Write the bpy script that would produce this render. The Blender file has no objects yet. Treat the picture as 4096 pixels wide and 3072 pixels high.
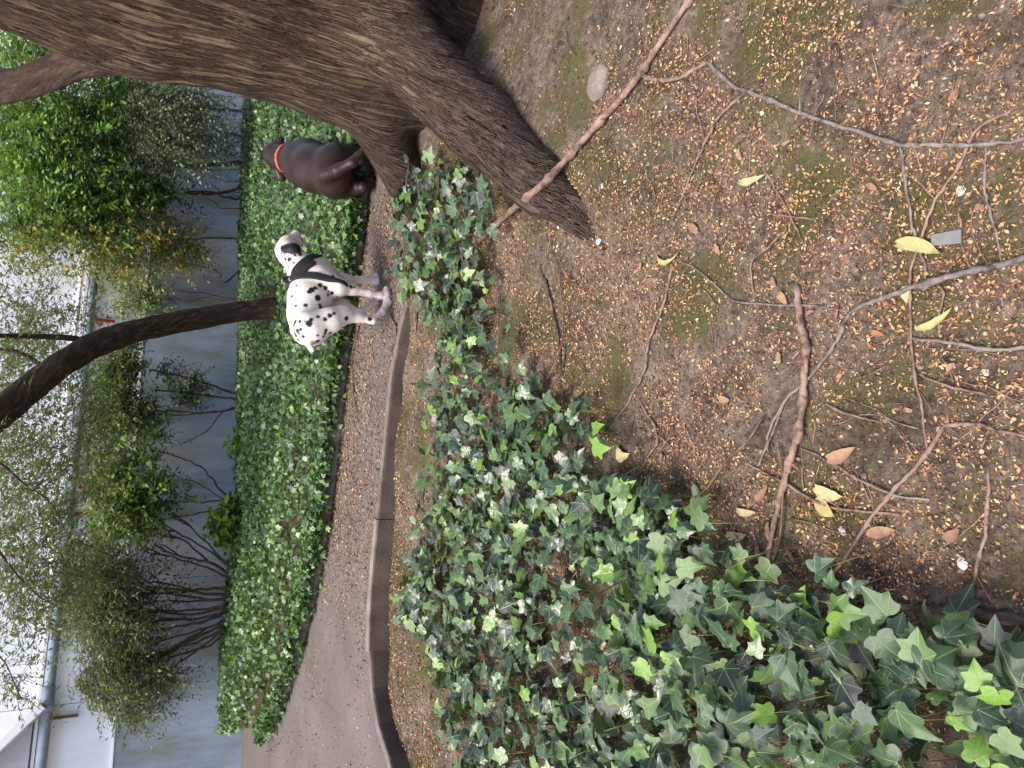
import bpy, math
import numpy as np
from mathutils import Vector, Matrix
from mathutils.bvhtree import BVHTree
rad = math.radians
SC = bpy.context.scene
COL = SC.collection

# ------------------------------------------------------------------ camera
F, VC, SL, H = 2850.0, 520.0, 0.081, 1.25           # focal length in px of the 4096 px photo, horizon, roll, eye height
PIT = math.atan((2048 - VC) / F); TH = math.atan(SL)
FW = np.array([0, math.cos(PIT), -math.sin(PIT)])
_r0 = np.array([1., 0, 0]); _d0 = np.array([0, -math.sin(PIT), -math.cos(PIT)])
RT = math.cos(TH) * _r0 - math.sin(TH) * _d0         # upright right  (photo up)
DN = math.sin(TH) * _r0 + math.cos(TH) * _d0         # upright down   (photo right)
CAM = np.array([0, 0, H])
cd = bpy.data.cameras.new('camera'); cam = bpy.data.objects.new('camera', cd); COL.objects.link(cam)
cd.sensor_fit = 'HORIZONTAL'; cd.sensor_width = 36; cd.lens = 36 * F / 4096
cd.clip_start = 0.02; cd.clip_end = 500
m = Matrix((( *DN, 0), (*RT, 0), (*(-FW), 0), (0, 0, 0, 1))).transposed()
m.translation = Vector(CAM); cam.matrix_world = m
SC.camera = cam

# ------------------------------------------------------------------ light
SUN_EL, SUN_AZ = rad(62), rad(226)                   # azimuth clockwise from +y
w = bpy.data.worlds.new('World'); SC.world = w; w.use_nodes = True
nt = w.node_tree; bg = nt.nodes['Background']
sky = nt.nodes.new('ShaderNodeTexSky'); sky.sky_type = 'NISHITA'; sky.sun_disc = False
sky.sun_elevation = SUN_EL; sky.sun_rotation = SUN_AZ; sky.air_density = 1.0; sky.dust_density = 4.0; sky.ozone_density = 1.0
nt.links.new(sky.outputs[0], bg.inputs[0]); bg.inputs[1].default_value = 0.15
sl = bpy.data.lights.new('sun', 'SUN'); sl.energy = 1.8; sl.angle = rad(20); sl.color = (1, .95, .88)
so = bpy.data.objects.new('sun', sl); COL.objects.link(so)
sd = Vector((math.sin(SUN_AZ) * math.cos(SUN_EL), math.cos(SUN_AZ) * math.cos(SUN_EL), math.sin(SUN_EL)))
so.rotation_euler = sd.to_track_quat('Z', 'Y').to_euler(); so.location = (0, 0, 12)
vs = SC.view_settings
vs.view_transform = 'Standard'; vs.look = 'None'; vs.gamma = 1; vs.use_curve_mapping = False; vs.exposure = 1.45

# ------------------------------------------------------------------ pixel helpers
def ray(X, Y):
    v = F * FW + (1536 - Y) * RT + (X - 2048) * DN
    return v / np.linalg.norm(v)
def onplane(X, Y, p0, n):
    v = ray(X, Y); return CAM + v * (((np.asarray(p0) - CAM) @ n) / (v @ n))
def onz(X, Y, z=0.): return onplane(X, Y, (0, 0, z), np.array([0, 0, 1.]))
def ony(X, Y, y): return onplane(X, Y, (0, y, 0), np.array([0, 1., 0]))
def rays(XY):
    XY = np.asarray(XY, float)
    return F * FW + (1536 - XY[:, 1:2]) * RT + (XY[:, 0:1] - 2048) * DN
def proj(P):
    q = np.asarray(P) - CAM; k = F / (q @ FW)
    return np.stack([2048 + k * (q @ DN), 1536 - k * (q @ RT)], -1)
def inpoly(x, y, poly):
    x = np.asarray(x); y = np.asarray(y); c = np.zeros(x.shape, bool); n = len(poly)
    for i in range(n):
        (x1, y1), (x2, y2) = poly[i], poly[i - 1]
        if y1 == y2: continue
        c ^= ((y1 > y) != (y2 > y)) & (x < (x2 - x1) * (y - y1) / (y2 - y1) + x1)
    return c
def _hash(i, j, s):
    a = np.sin(i * 127.1 + j * 311.7 + s * 74.7) * 43758.5453
    return a - np.floor(a)
def vn(x, y, s=0):
    x = np.asarray(x, float); y = np.asarray(y, float)
    i = np.floor(x); j = np.floor(y); u = x - i; v = y - j
    u = u * u * (3 - 2 * u); v = v * v * (3 - 2 * v)
    a = _hash(i, j, s); b = _hash(i + 1, j, s); c = _hash(i, j + 1, s); d = _hash(i + 1, j + 1, s)
    return (a * (1 - u) + b * u) * (1 - v) + (c * (1 - u) + d * u) * v - .5
def sst(a, b, x):
    t = np.clip((x - a) / (b - a), 0, 1); return t * t * (3 - 2 * t)

# ------------------------------------------------------------------ materials
def L(*c): return tuple(((v / 255) / 12.92 if v / 255 <= .04045 else ((v / 255 + .055) / 1.055) ** 2.4) for v in c)
class N:
    def __init__(s, name):
        s.m = bpy.data.materials.new(name); s.m.use_nodes = True; s.t = s.m.node_tree
        s.b = s.t.nodes['Principled BSDF']
    def n(s, typ, **kw):
        o = s.t.nodes.new('ShaderNode' + typ)
        for k, v in kw.items():
            if hasattr(o, k): setattr(o, k, v)
        return o
    def set(s, sock, v):
        if hasattr(v, 'is_linked') or hasattr(v, 'links'): s.t.links.new(v, sock)
        else: sock.default_value = v if not isinstance(v, tuple) or len(v) != 3 or sock.type == 'VECTOR' else (*v, 1)
    def coord(s, kind='Object', scale=(1, 1, 1)):
        c = s.n('TexCoord').outputs[kind]
        if scale == (1, 1, 1): return c
        mp = s.n('Mapping'); mp.inputs['Scale'].default_value = scale; s.t.links.new(c, mp.inputs[0]); return mp.outputs[0]
    def attr(s, name, out='Color'):
        a = s.n('Attribute'); a.attribute_name = name; return a.outputs[out]
    def noise(s, vec, scale, detail=4, rough=.55, out='Fac'):
        o = s.n('TexNoise'); o.inputs['Scale'].default_value = scale; o.inputs['Detail'].default_value = detail
        o.inputs['Roughness'].default_value = rough; s.t.links.new(vec, o.inputs['Vector']); return o.outputs[out]
    def ramp(s, fac, stops):
        o = s.n('ValToRGB'); e = o.color_ramp.elements
        while len(e) < len(stops): e.new(.5)
        for k, (p, c) in enumerate(stops): e[k].position = p; e[k].color = (*c, 1) if not isinstance(c, (int, float)) else (c, c, c, 1)
        s.t.links.new(fac, o.inputs[0]); return o.outputs[0]
    def mix(s, fac, a, b, mode='MIX'):
        o = s.n('Mix'); o.data_type = 'RGBA'; o.blend_type = mode
        s.set(o.inputs[0], fac); s.set(o.inputs[6], a); s.set(o.inputs[7], b); return o.outputs[2]
    def math(s, op, a, b=0., c=0.):
        o = s.n('Math'); o.operation = op; s.set(o.inputs[0], a); s.set(o.inputs[1], b); s.set(o.inputs[2], c); return o.outputs[0]
    def bump(s, h, strength=.5, dist=.01, prev=None):
        o = s.n('Bump'); o.inputs['Strength'].default_value = strength; o.inputs['Distance'].default_value = dist
        s.t.links.new(h, o.inputs['Height'])
        if prev is not None: s.t.links.new(prev, o.inputs['Normal'])
        return o.outputs[0]
    def done(s, col, rough=.8, spec=.3, normal=None):
        s.set(s.b.inputs['Base Color'], col); s.set(s.b.inputs['Roughness'], rough); s.b.inputs['Specular IOR Level'].default_value = spec
        if normal is not None: s.t.links.new(normal, s.b.inputs['Normal'])
        return s.m

def m_simple(name, c1, c2, scale=8., rough=.8, spec=.3, bs=60., bstr=.4, bd=.004, stretch=(1, 1, 1)):
    k = N(name); v = k.coord('Object', stretch)
    f = k.noise(v, scale, 5)
    c = k.ramp(f, [(.3, c1), (.7, c2)])
    return k.done(c, rough, spec, k.bump(k.noise(v, bs, 4), bstr, bd))

def m_soil():
    k = N('soil'); v = k.coord('Object')
    a = k.noise(v, 6, 8, .62); b = k.noise(v, 45, 6, .65)
    c = k.ramp(k.math('ADD', k.math('MULTIPLY', a, .5), k.math('MULTIPLY', b, .5)),
               [(.35, L(48, 41, 36)), (.46, L(84, 73, 64)), (.57, L(115, 101, 89)), (.70, L(140, 125, 111))])
    c = k.mix(.5, c, k.mix(1., c, k.ramp(k.noise(v, 190, 4, .7), [(.35, (.4, .39, .38)), (.62, (1.45, 1.44, 1.42))]), 'MULTIPLY'))
    mo = k.noise(v, 3.6, 6, .66); mo2 = k.noise(v, 60, 3, .6)
    mk = k.ramp(k.math('ADD', mo, k.math('MULTIPLY', k.math('SUBTRACT', mo2, .5), .35)), [(.47, 0.), (.6, .9)])
    mc = k.mix(mo2, L(50, 50, 28), L(92, 90, 50))
    c = k.mix(mk, c, mc)
    n1 = k.bump(a, .9, .03); n2 = k.bump(b, 1., .016, n1); n3 = k.bump(k.noise(v, 190, 4, .7), .9, .005, n2)
    return k.done(c, .95, .15, n3)

def m_asphalt():
    k = N('asphalt'); v = k.coord('Object')
    a = k.noise(v, 2.2, 6, .6); b = k.noise(v, 160, 3, .7)
    c = k.mix(.35, k.ramp(a, [(.3, L(80, 74, 70)), (.7, L(104, 97, 92))]), k.ramp(b, [(.3, L(40, 35, 33)), (.7, L(108, 98, 94))]))
    return k.done(c, .9, .25, k.bump(b, .6, .003, k.bump(a, .3, .01)))

def m_leaf(name, rough=.42, vein=.0, spec=.5, trans=.25, spots=False):
    k = N(name); c = k.attr('col')
    n = k.noise(k.coord('Object'), 70, 3, .6)
    c = k.mix(.55, c, k.mix(1., c, k.ramp(n, [(.3, (.55, .55, .55)), (.7, (1.35, 1.35, 1.35))]), 'MULTIPLY'))
    nrm = None
    if vein:
        uv = k.attr('luv', 'Vector'); sp = k.n('SeparateXYZ'); k.t.links.new(uv, sp.inputs[0])
        x, y = sp.outputs[0], sp.outputs[1]
        ax = k.math('ABSOLUTE', x)
        th = k.math('ARCTAN2', ax, y)
        r = k.math('SQRT', k.math('ADD', k.math('MULTIPLY', x, x), k.math('MULTIPLY', y, y)))
        best = None
        for ang, wd in ((0, .02), (.78, .014), (1.62, .012)):
            d = k.math('MULTIPLY', k.math('ABSOLUTE', k.math('SUBTRACT', th, ang)), r)
            q = k.math('SUBTRACT', 1., k.math('DIVIDE', d, wd)); q = k.math('MAXIMUM', q, 0.)
            best = q if best is None else k.math('MAXIMUM', best, q)
        c = k.mix(k.math('MULTIPLY', best, vein), c, L(150, 172, 118))
        nrm = k.bump(best, .35, .004, k.bump(n, .25, .01))
    else:
        nrm = k.bump(n, .2, .01)
    k.done(c, rough, spec, nrm)
    if trans:
        tr = k.n('BsdfTranslucent'); k.set(tr.inputs[0], k.mix(.6, c, (.25, .38, .03)))
        mx = k.n('MixShader'); mx.inputs[0].default_value = trans
        out = k.t.nodes['Material Output']
        k.t.links.new(k.b.outputs[0], mx.inputs[1]); k.t.links.new(tr.outputs[0], mx.inputs[2]); k.t.links.new(mx.outputs[0], out.inputs[0])
    return k.m

def m_attr(name, rough=.8, spec=.2, var=.5, bs=120.):
    k = N(name); c = k.attr('col'); n = k.noise(k.coord('Object'), bs, 3, .6)
    c = k.mix(var, c, k.mix(1., c, k.ramp(n, [(.3, (.5, .5, .5)), (.7, (1.4, 1.4, 1.4))]), 'MULTIPLY'))
    return k.done(c, rough, spec, k.bump(n, .4, .002))

def m_bark():
    k = N('furrowed_bark'); v = k.attr('bk', 'Vector')
    mp = k.n('Mapping'); mp.inputs['Scale'].default_value = (1, .45, 1); k.t.links.new(v, mp.inputs[0]); v2 = mp.outputs[0]
    a = k.noise(v2, 44, 4, .6); b = k.noise(v, 140, 6, .75); big = k.noise(k.coord('Object'), 2.3, 4, .6)
    a2 = k.noise(v2, 17, 3, .5)
    ridge = k.ramp(k.math('ABSOLUTE', k.math('SUBTRACT', a, .5)), [(0., 0.), (.09, 1.)])
    tone = k.ramp(k.math('ADD', k.math('MULTIPLY', b, .75), k.math('MULTIPLY', a, .25)),
                  [(.30, L(72, 58, 45)), (.48, L(102, 85, 66)), (.58, L(118, 100, 78)), (.72, L(142, 123, 97))])
    c = k.mix(k.math('MULTIPLY', k.math('SUBTRACT', 1., ridge), .85), tone, L(54, 42, 33))
    c = k.mix(k.ramp(big, [(.5, 0.), (.75, .35)]), c, L(72, 54, 40))
    # smooth dark brown bark near the ground, furrows above (bounded by a ragged line)
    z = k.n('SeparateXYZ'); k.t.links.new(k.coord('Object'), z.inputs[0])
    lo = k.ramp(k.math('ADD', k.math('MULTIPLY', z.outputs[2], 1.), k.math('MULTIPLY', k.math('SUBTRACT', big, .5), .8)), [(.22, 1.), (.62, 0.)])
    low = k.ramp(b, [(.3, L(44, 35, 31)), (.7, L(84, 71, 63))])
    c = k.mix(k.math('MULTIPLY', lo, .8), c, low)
    st = k.bump(ridge, 1., .04, k.bump(k.ramp(k.math('ABSOLUTE', k.math('SUBTRACT', a2, .5)), [(0., 0.), (.07, 1.)]), 1., .05)); s2 = k.bump(b, .8, .012, st); s3 = k.bump(k.noise(v, 150, 4, .7), .6, .004, s2)
    return k.done(c, .9, .2, s3)

def m_twigbark(name, c1, c2, sc=40.):
    k = N(name); v = k.coord('Object')
    a = k.noise(v, sc, 5, .65); b = k.noise(v, 9, 3, .5)
    c = k.ramp(a, [(.32, c1), (.5, tuple((p + q) / 2 for p, q in zip(c1, c2))), (.66, c2)])
    c = k.mix(k.ramp(b, [(.54, 0.), (.62, .5)]), c, L(138, 120, 108))
    c = k.mix(k.ramp(k.noise(v, 26, 4, .6), [(.58, 0.), (.66, .7)]), c, L(44, 36, 31))
    return k.done(c, .85, .25, k.bump(k.noise(v, 120, 4, .7), .8, .003, k.bump(a, .8, .004)))

def m_trunk2():
    k = N('dark_tree_bark'); v = k.attr('bk', 'Vector')
    a = k.noise(v, 42, 6, .68); b = k.noise(k.coord('Object'), 5, 3, .5)
    c = k.ramp(a, [(.3, L(32, 24, 20)), (.5, L(62, 48, 39)), (.7, L(98, 79, 66))])
    c = k.mix(k.ramp(b, [(.45, 0.), (.7, .6)]), c, L(48, 37, 30))
    return k.done(c, .9, .2, k.bump(a, .9, .012))

def m_wall(name, c1, c2, stain, samt, rough=.85):
    k = N(name); v = k.coord('Object'); vz = k.coord('Object', (1.2, 1.2, .35))
    a = k.noise(v, .9, 6, .6); b = k.noise(vz, 3.5, 6, .62)
    c = k.ramp(a, [(.3, c1), (.7, c2)])
    c = k.mix(k.math('MULTIPLY', k.ramp(b, [(.44, 0.), (.66, 1.)]), samt), c, stain)
    st = k.noise(k.coord('Object', (1, 1, .06)), 9, 5, .7)
    c = k.mix(k.math('MULTIPLY', k.ramp(st, [(.52, 0.), (.7, 1.)]), samt * .5), c, stain)
    return k.done(c, rough, .3, k.bump(k.noise(v, 55, 5, .6), .35, .004))

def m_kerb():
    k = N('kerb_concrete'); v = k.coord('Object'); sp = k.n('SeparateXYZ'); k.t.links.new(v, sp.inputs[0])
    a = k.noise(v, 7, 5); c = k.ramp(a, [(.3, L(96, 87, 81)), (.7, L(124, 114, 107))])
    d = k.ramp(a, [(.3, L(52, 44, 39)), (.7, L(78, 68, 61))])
    st = k.ramp(k.math('ADD', sp.outputs[2], k.math('MULTIPLY', k.math('SUBTRACT', k.noise(v, 22, 4), .5), .012)), [(.0, 1.), (.012, 0.)])   # shade of the upright face painted in, top edge kept pale
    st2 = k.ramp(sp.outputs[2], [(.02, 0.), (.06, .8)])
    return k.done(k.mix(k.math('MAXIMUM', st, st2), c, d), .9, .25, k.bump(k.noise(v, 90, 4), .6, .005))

def m_fur(name, attr=True, c=None, sheen=.0):
    k = N(name); v = k.coord('Object')
    n = k.noise(k.coord('Object', (1, 1, .35)), 160, 3, .6); b = k.noise(v, 9, 3, .5)
    base = k.attr('col') if attr else k.ramp(b, [(.3, c[0]), (.7, c[1])])
    base = k.mix(.6, base, k.mix(1., base, k.ramp(n, [(.3, (.7, .69, .68)), (.7, (1.2, 1.2, 1.2))]), 'MULTIPLY'))
    k.done(base, .62 if attr else .48, .3, k.bump(n, .5, .003, k.bump(b, .15, .02)))
    k.b.inputs['Sheen Weight'].default_value = sheen
    k.b.inputs['Subsurface Weight'].default_value = 0
    return k.m

MAT = dict(
    soil=m_soil(), asphalt=m_asphalt(), bark=m_bark(), bark2=m_trunk2(),
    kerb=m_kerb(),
    ivy=m_leaf('ivy_leaf', .36, .45, .7, .1), ivyfar=m_leaf('ivy_bed_leaf', .36, .3, .6, .15),
    leaf=m_leaf('tree_leaf', .5, 0, .4, .3), litter=m_attr('litter', .85, .2), fruit=m_attr('fruit', .6, .35, .4, 300),
    stem=m_simple('vine_stem', L(70, 52, 42), L(120, 92, 74), 30),
    petiole=m_simple('petiole', L(96, 100, 52), L(140, 132, 78), 20),
    shrubstem=m_simple('shrub_stem', L(48, 38, 34), L(92, 76, 66), 20),
    twiga=m_twigbark('twig_bark', L(78, 62, 54), L(136, 110, 96)), twigg=m_twigbark('grey_twig_bark', L(70, 64, 60), L(122, 112, 106)),
    twigd=m_twigbark('dark_twig_bark', L(42, 34, 30), L(84, 70, 62)),
    bract=m_attr('dry_leaf', .7, .25, .35, 90), paper=m_simple('scrap_white', L(150, 148, 142), L(196, 194, 188), 60, .8),
    rock=m_simple('rock', L(92, 82, 76), L(134, 122, 114), 12, .95, .2, 60, .7, .01),
    shard=m_simple('grey_shard', L(92, 92, 91), L(116, 116, 114), 20, .7),
    wall=m_wall('white_render', L(230, 231, 238), L(240, 241, 246), L(196, 196, 200), .3),
    plinth=m_wall('grey_paint', L(126, 138, 158), L(154, 164, 184), L(112, 116, 98), .85),
    trim=m_simple('white_trim', L(214, 212, 216), L(232, 230, 234), 3, .7), shade=m_wall('shaded_grey_render', L(176, 172, 178), L(196, 192, 198), L(140, 134, 134), .5),
    pipe=m_simple('pipe_metal', L(96, 108, 122), L(140, 152, 164), 5, .45, .5, 40, .2), red=m_simple('red_paint', L(150, 28, 30), L(186, 44, 44), 30, .6),
    rust=m_simple('rust', L(84, 56, 44), L(128, 84, 62), 40, .9), yellow=m_simple('yellow_paint', L(226, 206, 110), L(240, 224, 140), 12, .6),
    blue=m_simple('pale_blue_metal', L(170, 190, 220), L(190, 208, 232), 12, .5), teal=m_simple('teal_paint', L(90, 170, 150), L(110, 190, 170), 20, .6),
    dal=m_fur('spotted_coat'), choc=m_fur('brown_coat', False, (L(30, 18, 15), L(45, 29, 24)), 0.),
    webbing=m_simple('black_webbing', L(20, 20, 21), L(34, 34, 35), 200, .75, .3, 400, .5, .002),
    black=m_simple('black_gloss', L(14, 12, 12), L(26, 22, 22), 20, .3, .5, 60, .1), pink=m_simple('pink_mouth', L(150, 82, 86), L(186, 112, 112), 40, .45, .5),
    orange=m_simple('orange_collar', L(150, 74, 48), L(176, 94, 64), 60, .6), bluetag=m_simple('blue_tag', L(30, 110, 200), L(50, 140, 225), 20, .4),
    metal=m_simple('buckle_metal', L(170, 170, 174), L(200, 200, 204), 20, .3, .6),
)

# ------------------------------------------------------------------ object helpers
def tag(o, label=None, cat=None, group=None, kind=None):
    for k, v in (('label', label), ('category', cat), ('group', group), ('kind', kind)):
        if v: o[k] = v
    return o
def add(name, me, mat=None, parent=None, **kw):
    o = bpy.data.objects.new(name, me); COL.objects.link(o)
    if mat and me is not None and not me.materials: me.materials.append(MAT[mat])
    if parent is not None: o.parent = parent
    return tag(o, **kw)
def empty(name, loc, **kw):
    o = bpy.data.objects.new(name, None); COL.objects.link(o); o.location = loc; o.empty_display_size = .1
    return tag(o, **kw)
def under(o, root):                                   # parent keeping world coordinates of the vertices
    o.parent = root; o.matrix_parent_inverse = Matrix.Translation(-Vector(root.location)); return o
def raw(name, V, Fa, smooth=True, col=None, vec=None):
    V = np.asarray(V, np.float32); Fa = np.asarray(Fa, np.int32)
    me = bpy.data.meshes.new(name); k = Fa.shape[1]
    me.vertices.add(len(V)); me.vertices.foreach_set('co', V.ravel())
    me.loops.add(Fa.size); me.loops.foreach_set('vertex_index', Fa.ravel())
    me.polygons.add(len(Fa)); me.polygons.foreach_set('loop_start', np.arange(0, Fa.size, k, dtype=np.int32))
    if smooth: me.polygons.foreach_set('use_smooth', np.ones(len(Fa), bool))
    me.update(calc_edges=True)
    if col is not None:
        a = me.color_attributes.new('col', 'FLOAT_COLOR', 'POINT')
        c = np.ones((len(V), 4), np.float32); c[:, :3] = col; a.data.foreach_set('color', c.ravel())
    if vec is not None:
        for nme, arr in vec.items():
            a = me.attributes.new(nme, 'FLOAT_VECTOR', 'POINT'); a.data.foreach_set('vector', np.asarray(arr, np.float32).ravel())
    return me
def pym(name, V, Fa, smooth=False, bevel=0):
    me = bpy.data.meshes.new(name); me.from_pydata([tuple(v) for v in V], [], [tuple(f) for f in Fa]); me.update()
    if smooth:
        for p in me.polygons: p.use_smooth = True
    if bevel:
        import bmesh
        bm = bmesh.new(); bm.from_mesh(me)
        bmesh.ops.bevel(bm, geom=list(bm.edges), offset=bevel, segments=2, affect='EDGES', profile=.6); bm.to_mesh(me); bm.free()
    return me
BOXF = [(0, 3, 2, 1), (4, 5, 6, 7), (0, 1, 5, 4), (1, 2, 6, 5), (2, 3, 7, 6), (3, 0, 4, 7)]
def boxv(c8): return c8, BOXF
def norm(a): return a / np.maximum(np.linalg.norm(a, axis=-1, keepdims=True), 1e-9)
def frames(n, t):                                     # columns: side, tip, normal
    n = norm(n); t = norm(t - (t * n).sum(-1, keepdims=True) * n); s = np.cross(t, n)
    return np.stack([s, t, n], -1)
def bulk(name, T, Fa, pos, R, scl, col=None, smooth=False, luv=None):
    T = np.asarray(T, float); Fa = np.asarray(Fa); K = len(pos); n = len(T)
    scl = np.asarray(scl, float); scl = scl[:, None] * np.ones(3) if scl.ndim == 1 else scl
    V = np.einsum('kij,knj->kni', R, T[None] * scl[:, None, :]) + pos[:, None, :]
    FF = (Fa[None] + (np.arange(K) * n)[:, None, None]).reshape(-1, Fa.shape[1])
    c = np.repeat(col, n, 0) if col is not None else None
    return raw(name, V.reshape(-1, 3), FF, smooth, c, {'luv': np.tile(luv, (K, 1))} if luv is not None else None)
def tubev(P, Rr, ns=8, wob=0., rng=None, cap=True):
    P = np.asarray(P, float); n = len(P); Rr = np.asarray(Rr, float) * np.ones(n)
    T = norm(np.gradient(P, axis=0)); u = np.cross(T[0], [.31, .77, .55]); u /= np.linalg.norm(u)
    V = []; ang = np.arange(ns) * 2 * np.pi / ns
    for i in range(n):
        u = u - (u @ T[i]) * T[i]; u /= np.linalg.norm(u); b = np.cross(T[i], u)
        rr = Rr[i] * (1 + (wob * (rng.random(ns) - .5) if wob else 0))
        V.append(P[i] + (np.cos(ang) * rr)[:, None] * u + (np.sin(ang) * rr)[:, None] * b)
    V = np.concatenate(V); Fa = []
    for i in range(n - 1):
        for j in range(ns):
            k = (j + 1) % ns; Fa.append((i * ns + j, i * ns + k, (i + 1) * ns + k, (i + 1) * ns + j))
    if cap:
        V = np.vstack([V, P[0] - T[0] * Rr[0] * .3, P[-1] + T[-1] * Rr[-1] * .3]); a, b = len(V) - 2, len(V) - 1
        for j in range(ns):
            k = (j + 1) % ns; Fa.append((a, k, j, j)); Fa.append((b, (n - 1) * ns + j, (n - 1) * ns + k, (n - 1) * ns + k))
    return V, Fa
def fixq(Fa): return [f[:3] if f[2] == f[3] else f for f in Fa]
def tube(name, P, Rr, ns=8, wob=0., rng=None):
    V, Fa = tubev(P, Rr, ns, wob, rng); return pym(name, V, fixq(Fa), True)
def tubes(name, lst, ns=5):
    VV = []; FF = []; o = 0
    for P, Rr in lst:
        V, Fa = tubev(P, Rr, ns); VV.append(V); FF += [tuple(i + o for i in f) for f in fixq(Fa)]; o += len(V)
    return pym(name, np.concatenate(VV), FF, True)
def crom(P, sub=5):
    P = np.asarray(P, float)
    if len(P) < 3:
        t = np.linspace(0, 1, sub + 1)[:, None]; return P[0] * (1 - t) + P[-1] * t
    Q = np.vstack([2 * P[0] - P[1], P, 2 * P[-1] - P[-2]]); out = []
    for i in range(1, len(Q) - 2):
        for t in np.arange(sub) / sub:
            a, b, c, d = Q[i - 1:i + 3]
            out.append(.5 * (2 * b + (c - a) * t + (2 * a - 5 * b + 4 * c - d) * t * t + (3 * b - a - 3 * c + d) * t ** 3))
    return np.array(out + [Q[-2]])

# signed distance modelling -> surface nets
def seg(p, a, b, ra, rb, sy=1.):
    a = np.asarray(a, np.float32); b = np.asarray(b, np.float32); s = np.array([1, sy, 1], np.float32)
    q = p / s; a = a / s; b = b / s; d = b - a; L2 = float(d @ d) + 1e-9
    w = q - a; t = np.clip((w @ d) / L2, 0, 1)
    return (np.sqrt(((w - t[..., None] * d) ** 2).sum(-1)) - (ra + t * (rb - ra))) * (min(sy, 1.) * .5 + .5)
def smin(a, b, k):
    h = np.clip(.5 + .5 * (b - a) / k, 0, 1); return b + (a - b) * h - k * h * (1 - h)
def sdf(p, prims):
    d = None
    for q in prims:
        a, b, ra, rb = q[:4]; k = q[4] if len(q) > 4 else .03; sy = q[5] if len(q) > 5 else 1.
        e = seg(p, a, b, ra, rb, sy); d = e if d is None else smin(d, e, k)
    return d
def grid(lo, hi, h):
    ax = [np.arange(lo[i], hi[i] + h, h, dtype=np.float32) for i in range(3)]
    return np.stack(np.meshgrid(*ax, indexing='ij'), -1)
def nets(v, lo, h):
    sg = v < 0; n = v.shape; c = tuple(i - 1 for i in n)
    acc = np.zeros(c + (3,), np.float32); cnt = np.zeros(c, np.float32)
    for ax in range(3):
        o1, o2 = [i for i in range(3) if i != ax]
        for i in (0, 1):
            for j in (0, 1):
                s0 = [slice(0, -1)] * 3; s1 = [slice(0, -1)] * 3
                for oo, q in ((o1, i), (o2, j)):
                    s0[oo] = s1[oo] = slice(1, None) if q else slice(0, -1)
                s1[ax] = slice(1, None)
                A = v[tuple(s0)]; B = v[tuple(s1)]; mk = sg[tuple(s0)] != sg[tuple(s1)]
                t = np.where(mk, A / np.where(mk, A - B, 1), 0)
                off = np.zeros(c + (3,), np.float32) if False else None
                acc[..., ax] += np.where(mk, t, 0); acc[..., o1] += mk * np.float32(i); acc[..., o2] += mk * np.float32(j); cnt += mk
    act = cnt > 0; idx = -np.ones(c, np.int32); idx[act] = np.arange(act.sum())
    cell = np.argwhere(act).astype(np.float32)
    V = (cell + acc[act] / cnt[act][:, None]) * h + np.asarray(lo, np.float32)
    Fs = []
    for ax in range(3):
        o1, o2 = (ax + 1) % 3, (ax + 2) % 3
        s0 = [slice(None)] * 3; s1 = [slice(None)] * 3; s0[ax] = slice(0, -1); s1[ax] = slice(1, None)
        for o in (o1, o2): s0[o] = s1[o] = slice(1, -1)
        A = sg[tuple(s0)]; B = sg[tuple(s1)]
        def cells(d1, d2):
            s = [slice(None)] * 3; s[ax] = slice(None)
            s[o1] = slice(0, -1) if d1 else slice(1, None); s[o2] = slice(0, -1) if d2 else slice(1, None)
            return idx[tuple(s)]
        q = np.stack([cells(1, 1), cells(0, 1), cells(0, 0), cells(1, 0)], -1)
        m1 = A & ~B; m2 = ~A & B
        Fs.append(q[m1]); Fs.append(q[m2][:, ::-1])
    return V, np.concatenate(Fs)

RNG = np.random.default_rng(7)

# ================================================================== SETTING
# building frame: s along the facade, off towards the camera, z up
P0 = onz(965, 3072, 0.)
_vp = ray(1028, -4728); DD = np.array([_vp[0], _vp[1], 0]); DD /= np.linalg.norm(DD)
WN = np.array([DD[1], -DD[0], 0])
def W(s, off, z): return P0 + s * DD + off * WN + np.array([0, 0, z])
def onwall(X, Y, off=0.): return onplane(X, Y, P0 + off * WN, WN)
def wallsz(X, Y, off=0.):
    q = onwall(X, Y, off) - P0; return q @ DD, q[2]

KERB_PX = [(1690, 950), (1650, 1100), (1610, 1250), (1560, 1500), (1535, 1750), (1510, 2000), (1488, 2250), (1472, 2500), (1475, 2660), (1490, 2820), (1520, 2960), (1560, 3072)]
_k = np.array([onz(x, y, 0.)[:2] for x, y in KERB_PX])
_k = np.vstack([[4.5, _k[0, 1] + .02], [2.2, _k[0, 1] + .01], _k, [_k[-1, 0] - .12, _k[-1, 1] - .5], [_k[-1, 0] - .15, _k[-1, 1] - 4.5]])
KERB = crom(_k, 4)
FAR_PX = [(1500, 350), (1482, 700), (1440, 1100), (1388, 1500), (1335, 2000), (1262, 2400), (1160, 2760), (1085, 2940)]
_f = np.array([onz(x, y, 0.)[:2] for x, y in FAR_PX])
_f = np.vstack([[5.0, _f[0, 1]], _f]); FARK = crom(_f, 4)
_we = W(.35, -.02, 0)[:2]; _wr = W(9.5, -.02, 0)[:2]
_ft = norm(np.gradient(FARK, axis=0))
_fi = FARK + .06 * np.stack([_ft[:, 1], -_ft[:, 0]], -1)
BEDPOLY = [tuple(p) for p in _fi] + [tuple(_we), tuple(_wr)]
PATHPOLY = [tuple(p) for p in KERB] + [(-9, KERB[-1, 1]), tuple(W(-5, 0, 0)[:2]), tuple(W(9.5, 0, 0)[:2]), (6, 9), (6, KERB[0, 1])]
TREE = np.array([1.57, 3.22])

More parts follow.
